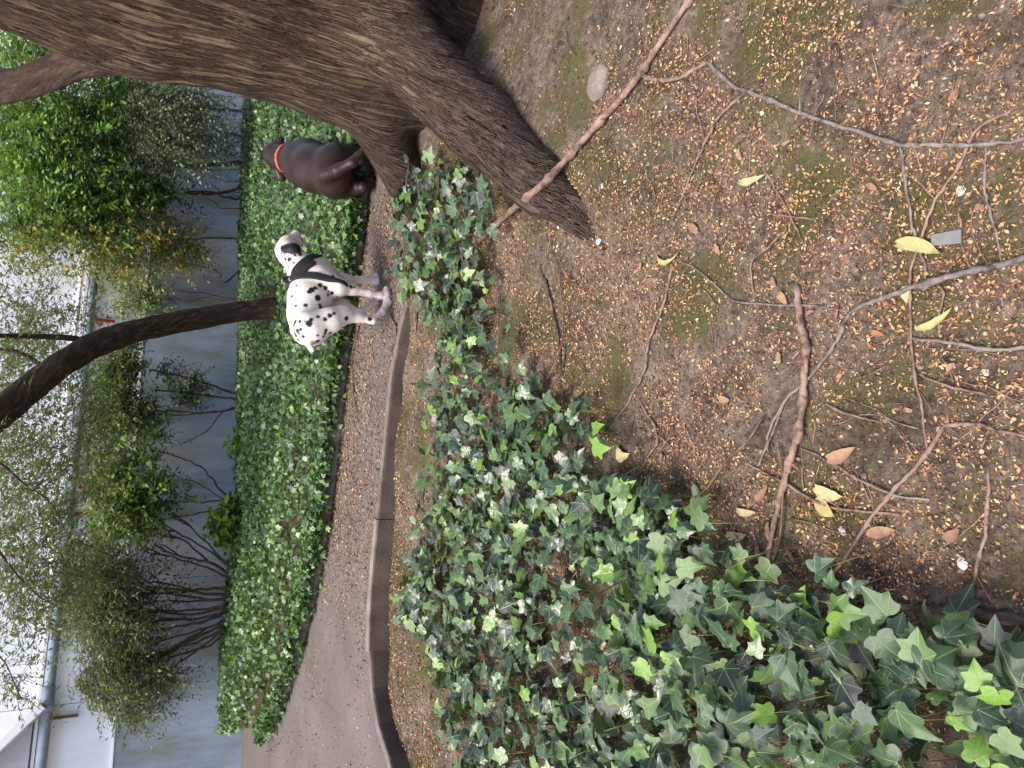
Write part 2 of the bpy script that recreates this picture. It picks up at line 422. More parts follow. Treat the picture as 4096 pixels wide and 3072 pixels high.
def g_base(x, y):
    x = np.asarray(x, float); y = np.asarray(y, float)
    r2 = (x - TREE[0]) ** 2 + (y - TREE[1]) ** 2
    z = -.125 + .13 * np.exp(-r2 / 1.1 ** 2) + .05 * sst(.1, 1.1, x)
    z += .09 * sst(.22, .65, x) * sst(2.7, 3.55, y) + .04 * sst(2.8, 3.5, y)
    ax, ay, bx, by = 1.45, 2.95, .47, 1.97; tt = np.clip(((x - ax) * (bx - ax) + (y - ay) * (by - ay)) / ((bx - ax) ** 2 + (by - ay) ** 2), 0, 1)
    z += .045 * np.exp(-(((x - ax - tt * (bx - ax)) ** 2 + (y - ay - tt * (by - ay)) ** 2) / .17 ** 2))
    z += .035 * vn(x * 2.1, y * 2.1, 1) + .018 * vn(x * 6, y * 6, 2) + .008 * vn(x * 17, y * 17, 3) + .004 * vn(x * 43, y * 43, 4)
    return z
def g(x, y):
    z = g_base(x, y)
    return np.where(inpoly(x, y, PATHPOLY), np.minimum(z, -.17), z)
def onground(X, Y, lift=0.):
    z = -.1
    for _ in range(6):
        p = onz(X, Y, z + lift); z = float(g_base(p[0], p[1]))
    return onz(X, Y, z + lift)

# ground: one sheet, fine where the camera looks
def axis(lo, hi, step, far):
    a = list(np.arange(lo, hi, step)); s = step; up = [hi]; dn = [lo]
    while up[-1] < far: s *= 1.35; up.append(up[-1] + s)
    s = step
    while dn[-1] > -far: s *= 1.35; dn.append(dn[-1] - s)
    return np.array(dn[::-1][:-1] + a + up)
gx = axis(-2.3, 2.3, .016, 90); gy = axis(.4, 3.95, .016, 90)
GX, GY = np.meshgrid(gx, gy, indexing='ij'); GZ = g(GX, GY)
nx, ny = GX.shape; ii = np.arange(nx * ny).reshape(nx, ny)
add('ground', raw('ground', np.stack([GX, GY, GZ], -1).reshape(-1, 3),
    np.stack([ii[:-1, :-1], ii[1:, :-1], ii[1:, 1:], ii[:-1, 1:]], -1).reshape(-1, 4)), 'soil', kind='structure')

add('path', pym('path', [(x, y, 0.) for x, y in PATHPOLY], [tuple(range(len(PATHPOLY)))[::-1]]), 'asphalt', kind='structure')
if SC.objects['path'].data.polygons[0].normal.z < 0: SC.objects['path'].data.flip_normals()

# bed soil behind the path, a mounded slab
bv = [(x, y, .05) for x, y in BEDPOLY] + [(x, y, -.05) for x, y in BEDPOLY]; nb = len(BEDPOLY)
bfc = [tuple(range(nb))] + [(i, (i + 1) % nb, nb + (i + 1) % nb, nb + i) for i in range(nb)]
add('planting_bed', pym('planting_bed', bv, bfc), 'soil', kind='structure')

def stones(name, line, width, z0, z1, side, length, rng, gap=.002, jit=.006):
    """kerb stones laid end to end along a polyline; side=+1 lies to the right of the walking direction"""
    line = np.asarray(line); d = np.r_[0, np.cumsum(np.linalg.norm(np.diff(line, axis=0), axis=1))]
    base = pym(name, *boxv([(line[0, 0], line[0, 1], z0 - .05), (line[0, 0] + .01, line[0, 1], z0 - .05), (line[0, 0] + .01, line[0, 1] + .01, z0 - .05), (line[0, 0], line[0, 1] + .01, z0 - .05)] +
                                [(line[0, 0], line[0, 1], z0), (line[0, 0] + .01, line[0, 1], z0), (line[0, 0] + .01, line[0, 1] + .01, z0), (line[0, 0], line[0, 1] + .01, z0)]))
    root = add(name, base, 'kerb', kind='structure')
    s = 0.
    while s < d[-1] - .1:
        e = min(s + length * (.8 + .4 * rng.random()), d[-1])
        k = max(2, int((e - s) / .18) + 1); t = np.linspace(s + gap, e - gap, k)
        P = np.stack([np.interp(t, d, line[:, 0]), np.interp(t, d, line[:, 1])], -1)
        T = norm(np.gradient(P, axis=0)); Nn = np.stack([T[:, 1], -T[:, 0]], -1) * side
        hz = z1 + jit * (rng.random() - .5) * 2; o = (rng.random() - .5) * .008; tilt = (rng.random() - .5) * .01
        prof = [(0, z0), (0, hz - .004), (.006, hz), (width - .012, hz), (width - .003, hz - .004), (width, hz - .014), (width + .004, z0)]
        V = []; Fa = []
        for a in range(k):
            for (u, z) in prof: V.append((*(P[a] + Nn[a] * (u + o + .0015 * rng.standard_normal())), z + tilt * (a / (k - 1) - .5) * (z > z0)))
        n = len(prof)
        for a in range(k - 1):
            for b in range(n - 1): Fa.append((a * n + b, a * n + b + 1, (a + 1) * n + b + 1, (a + 1) * n + b))
        Fa += [tuple(range(n))[::-1], tuple(range((k - 1) * n, k * n))]
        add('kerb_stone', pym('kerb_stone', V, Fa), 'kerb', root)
        s = e
    return root
# KERB runs right -> left, so the camera side is on its left
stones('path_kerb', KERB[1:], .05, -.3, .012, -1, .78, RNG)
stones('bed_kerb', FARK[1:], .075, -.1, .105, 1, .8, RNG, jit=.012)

# ---------------------------------------------------------------- building
B = empty('building', tuple(W(3, 0, 0)), label='white rendered building with grey painted plinth behind the ivy bed', cat='building')
def wbox(name, s0, s1, o0, o1, z0, z1, mat, bevel=0, parent=B):
    V = [W(s0, o0, z0), W(s1, o0, z0), W(s1, o1, z0), W(s0, o1, z0), W(s0, o0, z1), W(s1, o0, z1), W(s1, o1, z1), W(s0, o1, z1)]
    return under(add(name, pym(name, V, BOXF, bevel=bevel), mat), B) if parent is B else add(name, pym(name, V, BOXF, bevel=bevel), mat, parent)
wbox('backing_wall', -6, 16, -.4, -.06, -.3, 7., 'shade')
s_seam = wallsz(300, 2812, -.02)[0]
edges = [-6] + [s_seam + 2.35 * k for k in range(-2, 7)] + [16]
edges = sorted(e for e in edges if -6 <= e <= 16)
zt = 1.128
for a, b in zip(edges[:-1], edges[1:]):
    wbox('wall_panel', a + .003, b - .003, -.06, -.022, zt, 2.9, 'wall')
    wbox('wall_panel', a + .003, b - .003, -.06, -.021, 2.908, 7., 'wall')
pl = [-6, -1.4, 1.9, 5.2, 8.6, 16]
for a, b in zip(pl[:-1], pl[1:]): wbox('plinth_panel', a + .002, b - .002, -.06, 0., -.3, zt, 'plinth')
wbox('plinth_cap', -6, 16, -.021, .006, zt + .001, zt + .012, 'trim')
# pipe with sockets and brackets
zp = wallsz(162, 3072, .09)[1]
pipe = under(add('pipe', tube('pipe', np.array([W(s, .09, zp) for s in np.linspace(-5, 15, 30)]), .046, 14), 'pipe'), B)
for s in (wallsz(150, 2800, .09)[0], 4.1, 8.2):
    add('pipe_socket', tube('pipe_socket', np.array([W(s + t, .09, zp) for t in (-.11, 0, .11)]), .054, 14), 'pipe', pipe)
wbox('pipe_rail', -5, 15, -.021, .03, zp + .06, zp + .085, 'trim')
zc = wallsz(232, 1900, .02)[1]
under(add('conduit', tube('conduit', np.array([W(s, .02, zc) for s in np.linspace(2.3, 9, 12)]), .022, 8), 'trim'), B)
for (x, y, mt) in ((300, 1265, 'red'), (300, 1630, 'red'), (300, 1945, 'red'), (270, 2052, 'red'), (190, 2875, 'rust')):
    s = wallsz(x, y, .05)[0]
    wbox('pipe_bracket', s - .012, s + .012, -.02, .145, zp - .062, zp - .047, mt, 0, pipe)
    wbox('pipe_bracket', s - .013, s + .013, .0, .03, zp - .25, zp - .064, mt, 0, pipe)
# sloping fascia at the left; grey panel below paints the plain wall's shade
sa, za = wallsz(150, 2822, .12); sb, zb = wallsz(0, 2962, .12)
dv = np.array([sb - sa, zb - za]); dv /= np.linalg.norm(dv); nv = np.array([-dv[1], dv[0]])
if nv[1] > 0: nv = -nv
V = []
for o in (-.018, .22):
    for (l, t) in ((-.02, 0), (2.4, 0), (2.4, .075), (-.02, .075)):
        q = np.array([sa, za]) + dv * l + nv * t; V.append(W(q[0], o, q[1]))
under(add('sloping_fascia', pym('sloping_fascia', V, BOXF, bevel=.004), 'trim'), B)
V = []
for o in (-.019, .05):
    for (l, t) in ((-.02, .078), (2.4, .078)):
        q = np.array([sa, za]) + dv * l + nv * t; V.append(W(q[0], o, q[1]))
    V.append(W(sa + dv[0] * 2.4, o, zp + .1)); V.append(W(sa, o, zp + .1))
under(add('shaded_wall_panel', pym('shaded_wall_panel', V, BOXF), 'shade'), B)
# meter box and round yellow plate half hidden by leaves
s1, z1 = wallsz(360, 2105, .02); s0, z0 = wallsz(300, 2105, .02)
mb = under(add('meter_box', pym('meter_box', [W(s1 + a, o, z1 + b) for o in (-.02, .05) for a, b in ((-.1, .02), (.08, .02), (.08, .2), (-.1, .2))], BOXF, bevel=.004), 'trim'), B)
for k in range(3): add('marking', pym('marking', [W(s1 - .03 + k * .03 + a, o, z1 + b) for o in (.051, .053) for a, b in ((0, .11), (.018, .11), (.018, .14), (0, .14))], BOXF), 'teal', mb)
wbox('box_edge', s1 - .12, s1 + .1, -.02, .06, z1 - .02, z1 + .012, 'blue')
sy_, zy_ = wallsz(402, 2112, .02); ang = np.arange(28) * 2 * np.pi / 28
V = [W(sy_ + .125 * math.cos(t), o, zy_ + .125 * math.sin(t)) for o in (-.02, .012) for t in ang]
under(add('round_plate', pym('round_plate', V, [tuple(range(28)), tuple(range(28, 56))[::-1]] + [(i, (i + 1) % 28, 28 + (i + 1) % 28, 28 + i) for i in range(28)]), 'yellow'), B)

# ================================================================== LARGE TREE
_end = onground(2400, 985); _mid = onground(2190, 740); _mid2 = onground(1990, 520); _l1 = onground(1690, 880); _l2 = onground(1640, 740)
T3 = lambda x, y, z: np.array([x, y, z])
tx, ty = TREE
def d2(p, z): return T3(p[0], p[1], p[2] + z)
TP = [
    (T3(tx, ty, -.2), T3(tx, ty, .5), .42, .415, .1),
    (T3(tx, ty, .4), T3(tx - .01, ty, 1.4), .418, .42, .1),
    (T3(tx - .01, ty, 1.3), T3(tx + .05, ty + .05, 5.2), .42, .36, .1),
    # big root towards the camera
    (T3(tx - .06, ty - .26, .52), d2(_mid2, .07), .20, .15, .07),
    (d2(_mid2, .07), d2(_mid, .03), .15, .105, .06),
    (d2(_mid, .03), d2(_end, -.045), .105, .05, .06), (d2(_end, -.045), d2(_end, -.09) + T3(-.09, -.16, 0), .05, .03, .04),
    # left buttress
    (T3(tx - .22, ty - .02, .52), d2(_l2, -.01), .145, .10, .08),
    (d2(_l2, .01), d2(_l1, -.04), .105, .075, .06),
    # back left and right roots
    (T3(tx + .12, ty - .3, .5), T3(tx + .22, ty - .95, -.12), .2, .1, .14),
    (T3(tx + .25, ty - .1, .5), T3(tx + 1.0, ty - .3, -.12), .2, .1, .14),
    (T3(tx + .1, ty + .25, .5), T3(tx + .5, ty + .9, -.12), .2, .1, .14),
]
LT = empty('large_tree', (tx, ty, float(g_base(tx, ty))), label='massive tree with furrowed trunk and thick roots spreading over bare soil', cat='tree')
hs = .017; lo = (.15, 1.55, -.32); hi = (2.75, 4.4, 3.6)
Gp = grid(lo, hi, hs); dv_ = sdf(Gp, TP); V, Fa = nets(dv_, lo, hs); del Gp, dv_
# coordinates that run along trunk and roots, for the bark grain
wsum = np.zeros(len(V), np.float32); bk = np.zeros((len(V), 3), np.float32); axs = np.zeros((len(V), 3), np.float32)
for q in TP:
    a, b = np.asarray(q[0], np.float32), np.asarray(q[1], np.float32); ax_ = (b - a) / np.linalg.norm(b - a)
    if ax_[2] > 0: ax_ = -ax_
    ww = np.exp(-np.maximum(seg(V, a, b, q[2], q[3]), -.02) / .03); axs += ww[:, None] * ax_; wsum += ww
axs = norm(axs); 
_a0 = math.atan2(-3.2, -1.57); _th = np.arctan2(V[:, 1] - ty, V[:, 0] - tx) - _a0; _th = (_th + np.pi) % (2 * np.pi) - np.pi
_rr = np.hypot(V[:, 0] - tx, V[:, 1] - ty); _u = _th * (.45 + .35 * np.maximum(_rr - .5, 0)); _v = V[:, 2] - 1.0 * np.maximum(_rr - .5, 0)
_u = _u + .012 * vn(_u * 9, _v * 3, 13) + .02 * vn(_u * 3, _v * 1.3, 14)
bk = np.stack([_u, .17 * _v, 0 * _u], -1).astype(np.float32)
# ridged relief, following the grain
def n3(p, s, seed): return vn(p[:, 0] * s + p[:, 2] * s * .63, p[:, 1] * s - p[:, 2] * s * .41, seed)

me_tmp = raw('t', V, Fa); nr = np.zeros(len(V) * 3, np.float32); me_tmp.vertices.foreach_get('normal', nr); nr = nr.reshape(-1, 3)
rel = -np.abs(n3(bk, 16, 5)) * .05 + n3(bk, 6, 6) * .045 + n3(V, 3, 8) * .03 - np.abs(n3(bk, 30, 9)) * .02
damp = .45 + .55 * sst(.1, .7, V[:, 2])
V2 = V + nr * (rel * damp)[:, None]
bpy.data.meshes.remove(me_tmp)
tr = under(add('trunk', raw('trunk', V2, Fa, True, None, {'bk': bk}), 'bark'), LT)
TRUNK_BVH = BVHTree.FromPolygons([tuple(v) for v in V2], [tuple(f) for f in Fa])
def bark_tube(name, P, R_, ns=14, wob=.06):
    Vt, Ft = tubev(P, R_, ns); n = len(P); ctr = np.repeat(P, ns, 0); al = np.repeat(np.r_[0, np.cumsum(np.linalg.norm(np.diff(P, axis=0), axis=1))], ns)
    off = Vt[:n * ns] - ctr; k = 1 + wob * 2 * vn(np.tile(np.arange(ns) * 6 / ns, n) , al * 6, 3) + wob * vn(np.tile(np.arange(ns) * 9 / ns, n), al * 15, 5)
    Vt[:n * ns] = ctr + off * k[:, None]
    me = pym(name, Vt, fixq(Ft), True)
    b = np.zeros((len(Vt), 3)); b[:n * ns] = off; b[:n * ns, 2] += al * .3
    a = me.attributes.new('bk', 'FLOAT_VECTOR', 'POINT'); a.data.foreach_set('vector', b.astype(np.float32).ravel()); return me
P = np.array([ony(x, y, yy) for x, y, yy in [(720, 170, 3.45), (600, 222, 3.6), (500, 234, 3.7), (400, 240, 3.75), (300, 255, 3.85), (200, 290, 3.95), (100, 325, 4.05), (0, 348, 4.15), (-150, 380, 4.3), (-400, 420, 4.5)]])
under(add('limb', bark_tube('limb', crom(P, 5), np.linspace(.06, .075, 46), 16, .12), 'bark2'), LT)

# ---------------------------------------------------------------- leaf templates
LEAF_T = np.array([[0, 0, 0], [.24, .35, .05], [.2, .72, .03], [0, 1, -.06], [-.2, .72, .03], [-.24, .35, .05], [0, .5, -.02]]); LEAF_T[:, 0] *= 1.
LEAF_F = np.array([[0, 1, 6], [1, 2, 6], [2, 3, 6], [3, 4, 6], [4, 5, 6], [5, 0, 6]])
LEAF_T4 = np.array([[0, 0, 0], [.25, .45, .04], [0, 1, -.05], [-.25, .45, .04]]); LEAF_F4 = np.array([[0, 1, 2], [0, 2, 3]])
def unit(rng, n): return norm(rng.standard_normal((n, 3)))
def sprays(rng, starts, m, length, size, cols, droop=.6, outward=None, wide=1., spread=.8):
    """leafy twigs: returns a leaf mesh and a twig mesh"""
    K = len(starts); d = unit(rng, K) * np.array([1, 1, .6]); d[:, 2] -= droop * rng.random(K)
    if outward is not None: d += outward
    d = norm(d); Ln = length * (.5 + rng.random(K)); t = (np.arange(m) + .7) / m
    bend = np.zeros((K, 3)); bend[:, 2] = -droop * .35 * Ln
    pos = starts[:, None] + d[:, None] * (Ln[:, None] * t)[..., None] + bend[:, None] * (t ** 2)[None, :, None]
    ax_ = norm(d[:, None] + 2 * bend[:, None] / Ln[:, None, None] * t[None, :, None])
    side = norm(np.cross(ax_, unit(rng, K)[:, None] * .5 + np.array([0, 0, 1.])))
    sgn = np.where(np.arange(m) % 2 == 0, 1., -1.)[None, :, None]
    tip = norm(ax_ * .7 + side * sgn * spread + unit(rng, K * m).reshape(K, m, 3) * .35 + np.array([0, 0, -.25]))
    nrm_ = norm(np.array([0, 0, 1.]) + unit(rng, K * m).reshape(K, m, 3) * .75)
    keep = rng.random((K, m)) < .9
    pos, tip, nrm_ = pos[keep], tip[keep], nrm_[keep]
    n = len(pos); sc = size * (.6 + .7 * rng.random(n))
    ci = rng.random(n)[:, None] ** 1.3; c = np.asarray(cols); ck = rng.integers(0, len(c), K); cc = np.repeat(ck, m).reshape(K, m)[keep]
    col = c[cc] * (.65 + .7 * rng.random((n, 1)))
    lm = bulk('leaves', LEAF_T4, LEAF_F4, pos, frames(nrm_, tip), np.stack([sc * wide, sc, sc], -1), col)
    a = starts; b = starts + d * Ln[:, None] * .5 + bend * .25; e = starts + d * Ln[:, None] + bend
    tri = np.array([[1, 0, 0], [-.5, .87, 0], [-.5, -.87, 0]]); VV = []; 
    for q, r_ in ((a, .0022), (b, .0016), (e, .0007)):
        u_ = norm(np.cross(d, [.3, .2, 1.])); v_ = np.cross(d, u_)
        VV.append(q[:, None] + r_ * (tri[None, :, 0:1] * u_[:, None] + tri[None, :, 1:2] * v_[:, None]))
    VV = np.stack(VV, 1).reshape(K, 9, 3); ff = []
    for i in range(2):
        for j in range(3): ff.append((i * 3 + j, i * 3 + (j + 1) % 3, (i + 1) * 3 + (j + 1) % 3, (i + 1) * 3 + j))
    FF = (np.array(ff)[None] + (np.arange(K) * 9)[:, None, None]).reshape(-1, 4)
    return lm, raw('twigs', VV.reshape(-1, 3), FF)
def blobpts(rng, blobs):
    out = []
    for (X, Y, rx, ry, n, y, sy) in blobs:
        a = rng.random(n) * 2 * np.pi; r = np.sqrt(rng.random(n)) * (1 + .25 * rng.standard_normal(n))
        yy = y + sy * rng.standard_normal(n)
        v = rays(np.stack([X + rx * r * np.cos(a), Y + ry * r * np.sin(a)], -1))
        out.append(CAM + v * (yy / v[:, 1])[:, None])
    return np.concatenate(out)
def wy(Y, off):                                       # forward distance of the facade seen at photo row Y, off metres in front of it
    return onwall(800, Y, off)[1]
def plant(name, label, cat, base, blobs, cols, size=.045, m=10, length=.22, droop=.6, wide=1., stems=(), stemr=.012, group=None, smat='shrubstem', seed=1, outward=None, up=120, mult=1.9):
    rng = np.random.default_rng(seed)
    root = empty(name, tuple(base), label=label, cat=cat, group=group)
    pts = blobpts(rng, [(a - up, b, c, d, int(e * mult), f_, g_) for a, b, c, d, e, f_, g_ in blobs]); size *= 1.08
    pts = pts[pts[:, 2] > .1]
    dw = (pts - P0) @ WN; pts += np.maximum(.1 - dw, 0)[:, None] * WN
    lm, tm = sprays(rng, pts, m, length, size, cols, droop, outward, wide)
    under(add('crown', lm, 'leaf', kind='stuff'), root); under(add('branching', tm, smat, kind='stuff'), root)
    for st in stems:
        pp, r0, r1 = st; Q = crom(np.asarray(pp), 5); Q[1:-1] += rng.standard_normal((len(Q) - 2, 3)) * .006
        under(add('stem', tube('stem', Q, np.linspace(r0, r1, len(Q)), 7, .15, rng), smat), root)
    return root
def wp(X, Y, off): return onwall(X, Y, off)

G_MID = [L(62, 96, 38), L(78, 116, 44), L(48, 78, 34), L(92, 128, 52)]
G_DARK = [L(40, 62, 34), L(54, 78, 40), L(34, 52, 30)]
G_OLIVE = [L(112, 116, 48), L(138, 124, 50), L(92, 104, 44), L(150, 112, 52)]
G_GREY = [L(96, 118, 88), L(116, 136, 104), L(80, 100, 74)]
G_LIME = [L(104, 138, 50), L(98, 138, 44), L(138, 170, 70)]
G_SIL = [L(58, 74, 40), L(70, 88, 44), L(48, 60, 36), L(84, 84, 40)]

# small leaning tree in the bed
tp = [(1100, 1240, 7.9), (1060, 1238, 7.9), (1000, 1242, 7.85), (900, 1256, 7.75), (800, 1272, 7.6), (700, 1290, 7.45), (600, 1312, 7.25), (500, 1338, 7.05), (400, 1372, 6.85), (330, 1405, 6.7), (250, 1455, 6.5), (150, 1535, 6.3), (50, 1612, 6.1), (-60, 1695, 5.9), (-250, 1830, 5.6)]
tp = [(a_, b_, c_ * .875) for a_, b_, c_ in tp]; TPp = np.array([ony(*q) for q in tp]); base = TPp[0].copy()
ST = plant('small_tree', 'slender leaning tree with bare dark trunk rising from the ivy bed', 'tree', base,
    [(60, 1200, 160, 200, 60, 6.6, .5), (230, 1280, 200, 150, 60, 6.8, .4), (120, 1450, 150, 150, 90, 6.4, .4), (150, 1900, 230, 250, 170, 6.3, .5), (330, 1560, 100, 130, 40, 6.7, .3),
     (300, 1800, 150, 200, 80, 6.5, .5), (100, 2150, 200, 200, 130, 6.2, .4), (250, 2250, 180, 150, 90, 6.2, .4), (60, 2400, 160, 150, 70, 6.0, .4), (230, 2450, 140, 100, 44, 6.1, .3),
     (60, 2680, 90, 90, 20, 6.0, .3), (80, 2790, 50, 40, 6, 6.0, .2), (400, 1700, 70, 140, 26, 6.7, .3), (20, 1700, 120, 300, 110, 6.2, .5)],
    [c_ for c_ in G_SIL], size=.042, m=9, length=.24, droop=.8, wide=.8, seed=11, smat='shrubstem', up=30, mult=1.9)
under(add('trunk', bark_tube('trunk', crom(TPp, 5), np.interp(np.linspace(0, 1, 71), [0, .06, .15, 1], [.128, .105, .092, .088]), 16, .09), 'bark2'), ST)
for pp, r0, r1 in (([(352, 1392, 6.75), (318, 1360, 6.72), (250, 1350, 6.65), (150, 1346, 6.58), (0, 1343, 6.45), (-80, 1340, 6.4)], .026, .014),
                   ([(205, 1492, 6.42), (150, 1450, 6.4), (66, 1406, 6.36), (0, 1398, 6.35), (-80, 1390, 6.4)], .016, .01),
                   ([(-150, 1760, 5.8), (10, 1860, 6.0), (90, 1930, 6.1), (200, 2010, 6.2), (260, 2120, 6.2)], .01, .003),
                   ([(-150, 1800, 5.8), (-30, 2150, 6.0), (60, 2290, 6.1), (150, 2380, 6.1), (250, 2440, 6.1)], .01, .003),
                   ([(-150, 1760, 5.8), (-80, 2500, 6.0), (20, 2650, 6.0), (60, 2740, 6.0), (90, 2800, 6.0)], .006, .002)):
    Q = crom(np.array([ony(q[0], q[1], q[2] * .875) for q in pp]), 6); under(add('branch', tube('branch', Q, np.linspace(r0, r1, len(Q)), 7, .1, RNG), 'bark2'), ST)

def stemset(lst, off):
    return [([wp(q[0], q[1], off) for q in pts], r0, r1) for pts, r0, r1 in lst]
# dense tree right of it, partly behind the large trunk
yA = wy(600, .9)
plant('leafy_tree', 'dense green tree filling the corner behind the massive trunk', 'tree', wp(1010, 640, .7),
    [(90, 200, 130, 120, 160, yA - .3, .4), (200, 450, 220, 150, 300, yA - .4, .5), (350, 600, 220, 180, 300, yA - .3, .5), (150, 720, 200, 150, 260, yA - .6, .5), (430, 800, 200, 110, 190, yA - .6, .4),
     (300, 850, 220, 100, 170, yA - .7, .4), (480, 420, 150, 180, 230, yA - .2, .4), (100, 900, 160, 90, 80, yA - .7, .4), (600, 760, 130, 120, 110, yA - .4, .3), (540, 300, 130, 120, 120, yA, .3), (50, 560, 120, 160, 160, yA - .4, .4)],
    [L(74, 112, 44), L(92, 134, 52), L(60, 92, 40), L(108, 146, 60), L(52, 78, 40)], up=30, mult=1.5, size=.062, m=11, length=.26, droop=.9, seed=21,
    stems=stemset([([(1010, 640), (900, 655), (780, 660), (560, 650)], .03, .02), ([(1010, 690), (930, 760), (800, 775), (600, 760)], .024, .012), ([(1010, 800), (900, 790), (850, 770), (640, 765)], .018, .008),
                   ([(1010, 560), (880, 520), (780, 500), (640, 480)], .02, .01), ([(-80, 430), (0, 444), (166, 487), (371, 514)], .02, .008), ([(0, 500), (120, 590), (200, 640), (260, 660)], .008, .004)], .8))
yB = wy(450, .7)
plant('weeping_shrub', 'grey-green weeping shrub hanging beside the massive trunk', 'shrub', wp(1010, 450, .6),
    [(640, 450, 110, 170, 330, yB - 1.5, .2), (730, 560, 110, 110, 220, yB - 1.6, .2), (790, 400, 90, 90, 90, yB - 1.5, .2), (950, 570, 40, 60, 24, yB - 1.2, .1)],
    G_GREY, up=60, mult=1.6, size=.036, m=14, length=.34, droop=1.6, wide=1.1, seed=31,
    stems=stemset([([(1010, 450), (900, 440), (800, 430), (640, 440)], .025, .01)] +
                  [([(1010 + 8 * k, 560 + 38 * k), (930 - 5 * k, 570 + 36 * k + 12 * (k % 3)), (850, 590 + 30 * k), (740, 600 + 24 * k)], .006, .003) for k in range(8)], .5))
yC = wy(1000, .8)
plant('yellowing_shrub', 'tall loose shrub with yellowing olive leaves right of the leaning tree', 'shrub', wp(1000, 1010, .7),
    [(300, 1000, 210, 90, 90, yC - .4, .3), (540, 960, 200, 110, 150, yC - .4, .3), (700, 1000, 120, 90, 90, yC - .3, .2), (450, 1050, 140, 80, 70, yC - .4, .3), (790, 1010, 70, 70, 30, yC - .3, .2), (120, 980, 110, 90, 40, yC - .5, .3)],
    G_OLIVE + [G_MID[1]], up=40, mult=1.5, size=.05, m=9, length=.22, droop=.9, seed=41,
    stems=stemset([([(1000, 1040), (900, 1130), (870, 1085), (780, 1060), (560, 1000)], .012, .006), ([(1000, 960), (880, 950), (700, 960), (420, 980)], .014, .006), ([(860, 1090), (840, 1050), (770, 1010)], .007, .003)], .55))
yD = wy(1160, .4)
plant('pale_shrub', 'small pale green feathery shrub against the grey plinth beside the leaning trunk', 'shrub', wp(1000, 1200, .35),
    [(650, 1150, 75, 95, 130, yD - .1, .12), (720, 1210, 70, 70, 70, yD - .1, .12), (600, 1220, 30, 40, 24, yD - .1, .1)],
    [L(120, 142, 82), L(104, 130, 78), L(136, 158, 92)], size=.03, m=12, length=.2, droop=.5, seed=51,
    stems=stemset([([(1000, 1200), (900, 1190), (800, 1170), (690, 1160)], .008, .004), ([(1000, 1215), (880, 1200), (820, 1190), (740, 1210)], .006, .003)], .35))
yE = wy(1600, .5)
plant('ivy_clad_shrub', 'flat-topped dark green shrub on thin ivy-clad stems against the plinth', 'shrub', wp(1000, 1620, .5),
    [(560, 1560, 70, 160, 260, yE - .1, .15), (610, 1440, 70, 70, 90, yE - .1, .15), (660, 1670, 100, 80, 110, yE - .1, .15), (540, 1680, 70, 80, 60, yE - .1, .15), (790, 1500, 60, 30, 26, yE - .1, .08), (860, 1580, 70, 35, 34, yE - .1, .06), (900, 1530, 50, 40, 14, yE - .1, .06), (740, 1750, 50, 40, 16, yE - .1, .1)],
    G_DARK + [G_MID[0], L(96, 122, 62)], size=.04, m=11, length=.18, droop=.7, seed=61,
    stems=stemset([([(1005, 1600), (900, 1560), (800, 1525), (700, 1500), (600, 1480)], .016, .01), ([(1005, 1608), (880, 1590), (780, 1575), (620, 1560)], .014, .008), ([(1005, 1625), (900, 1640), (780, 1650), (620, 1640)], .011, .007),
                   ([(990, 1628), (900, 1640), (830, 1720), (720, 1780)], .009, .004), ([(1000, 1622), (860, 1648), (720, 1660), (600, 1650)], .008, .005)], .5))
yF = wy(1980, .6)
plant('light_green_shrub', 'open light green shrub on slender spreading stems in the middle of the bed', 'shrub', wp(1000, 1990, .6),
    [(590, 1850, 120, 120, 110, yF - .1, .2), (560, 2000, 120, 140, 150, yF - .1, .2), (660, 2060, 110, 110, 100, yF - .1, .2), (740, 1930, 80, 90, 26, yF - .1, .15), (800, 1960, 60, 70, 10, yF - .1, .1), (530, 2130, 90, 60, 40, yF - .1, .2)],
    [G_LIME[0], G_MID[1], L(104, 128, 58), G_SIL[1]], size=.05, m=9, length=.2, droop=.6, wide=1.15, seed=71,
    stems=stemset([([(1000, 1990), (900, 1980), (820, 1880), (720, 1830), (600, 1800)], .012, .005), ([(1000, 1995), (900, 2000), (780, 2010), (600, 2000)], .012, .006), ([(1000, 2003), (900, 2030), (800, 2050), (640, 2080)], .01, .005), ([(990, 2005), (920, 2010), (820, 1950), (700, 1900)], .008, .004)], .6))
yG = wy(2450, .6)
rs = np.random.default_rng(5); hst = []
for k in range(22):
    a = rs.uniform(-1, 1); b0 = (1000, 2400 + 55 * a); e = (430 + 170 * abs(a) + 90 * rs.random(), 2440 + 330 * a + 160 * (rs.random() - .5))
    md = (b0[0] * .6 + e[0] * .4 + 10, b0[1] * .55 + e[1] * .45 + 40 * (rs.random() - .5)); m2 = (b0[0] * .25 + e[0] * .75, b0[1] * .2 + e[1] * .8 + 50 * (rs.random() - .5))
    hst.append(([b0, md, m2, e], .02 - .008 * rs.random(), .005))
    for _ in range(2): hst.append(([m2, ((m2[0] + e[0]) / 2 - 20, (m2[1] + e[1]) / 2 + 50 * (rs.random() - .5)), (e[0] + 60 * (rs.random() - .5), e[1] + 150 * (rs.random() - .5))], .008, .003))
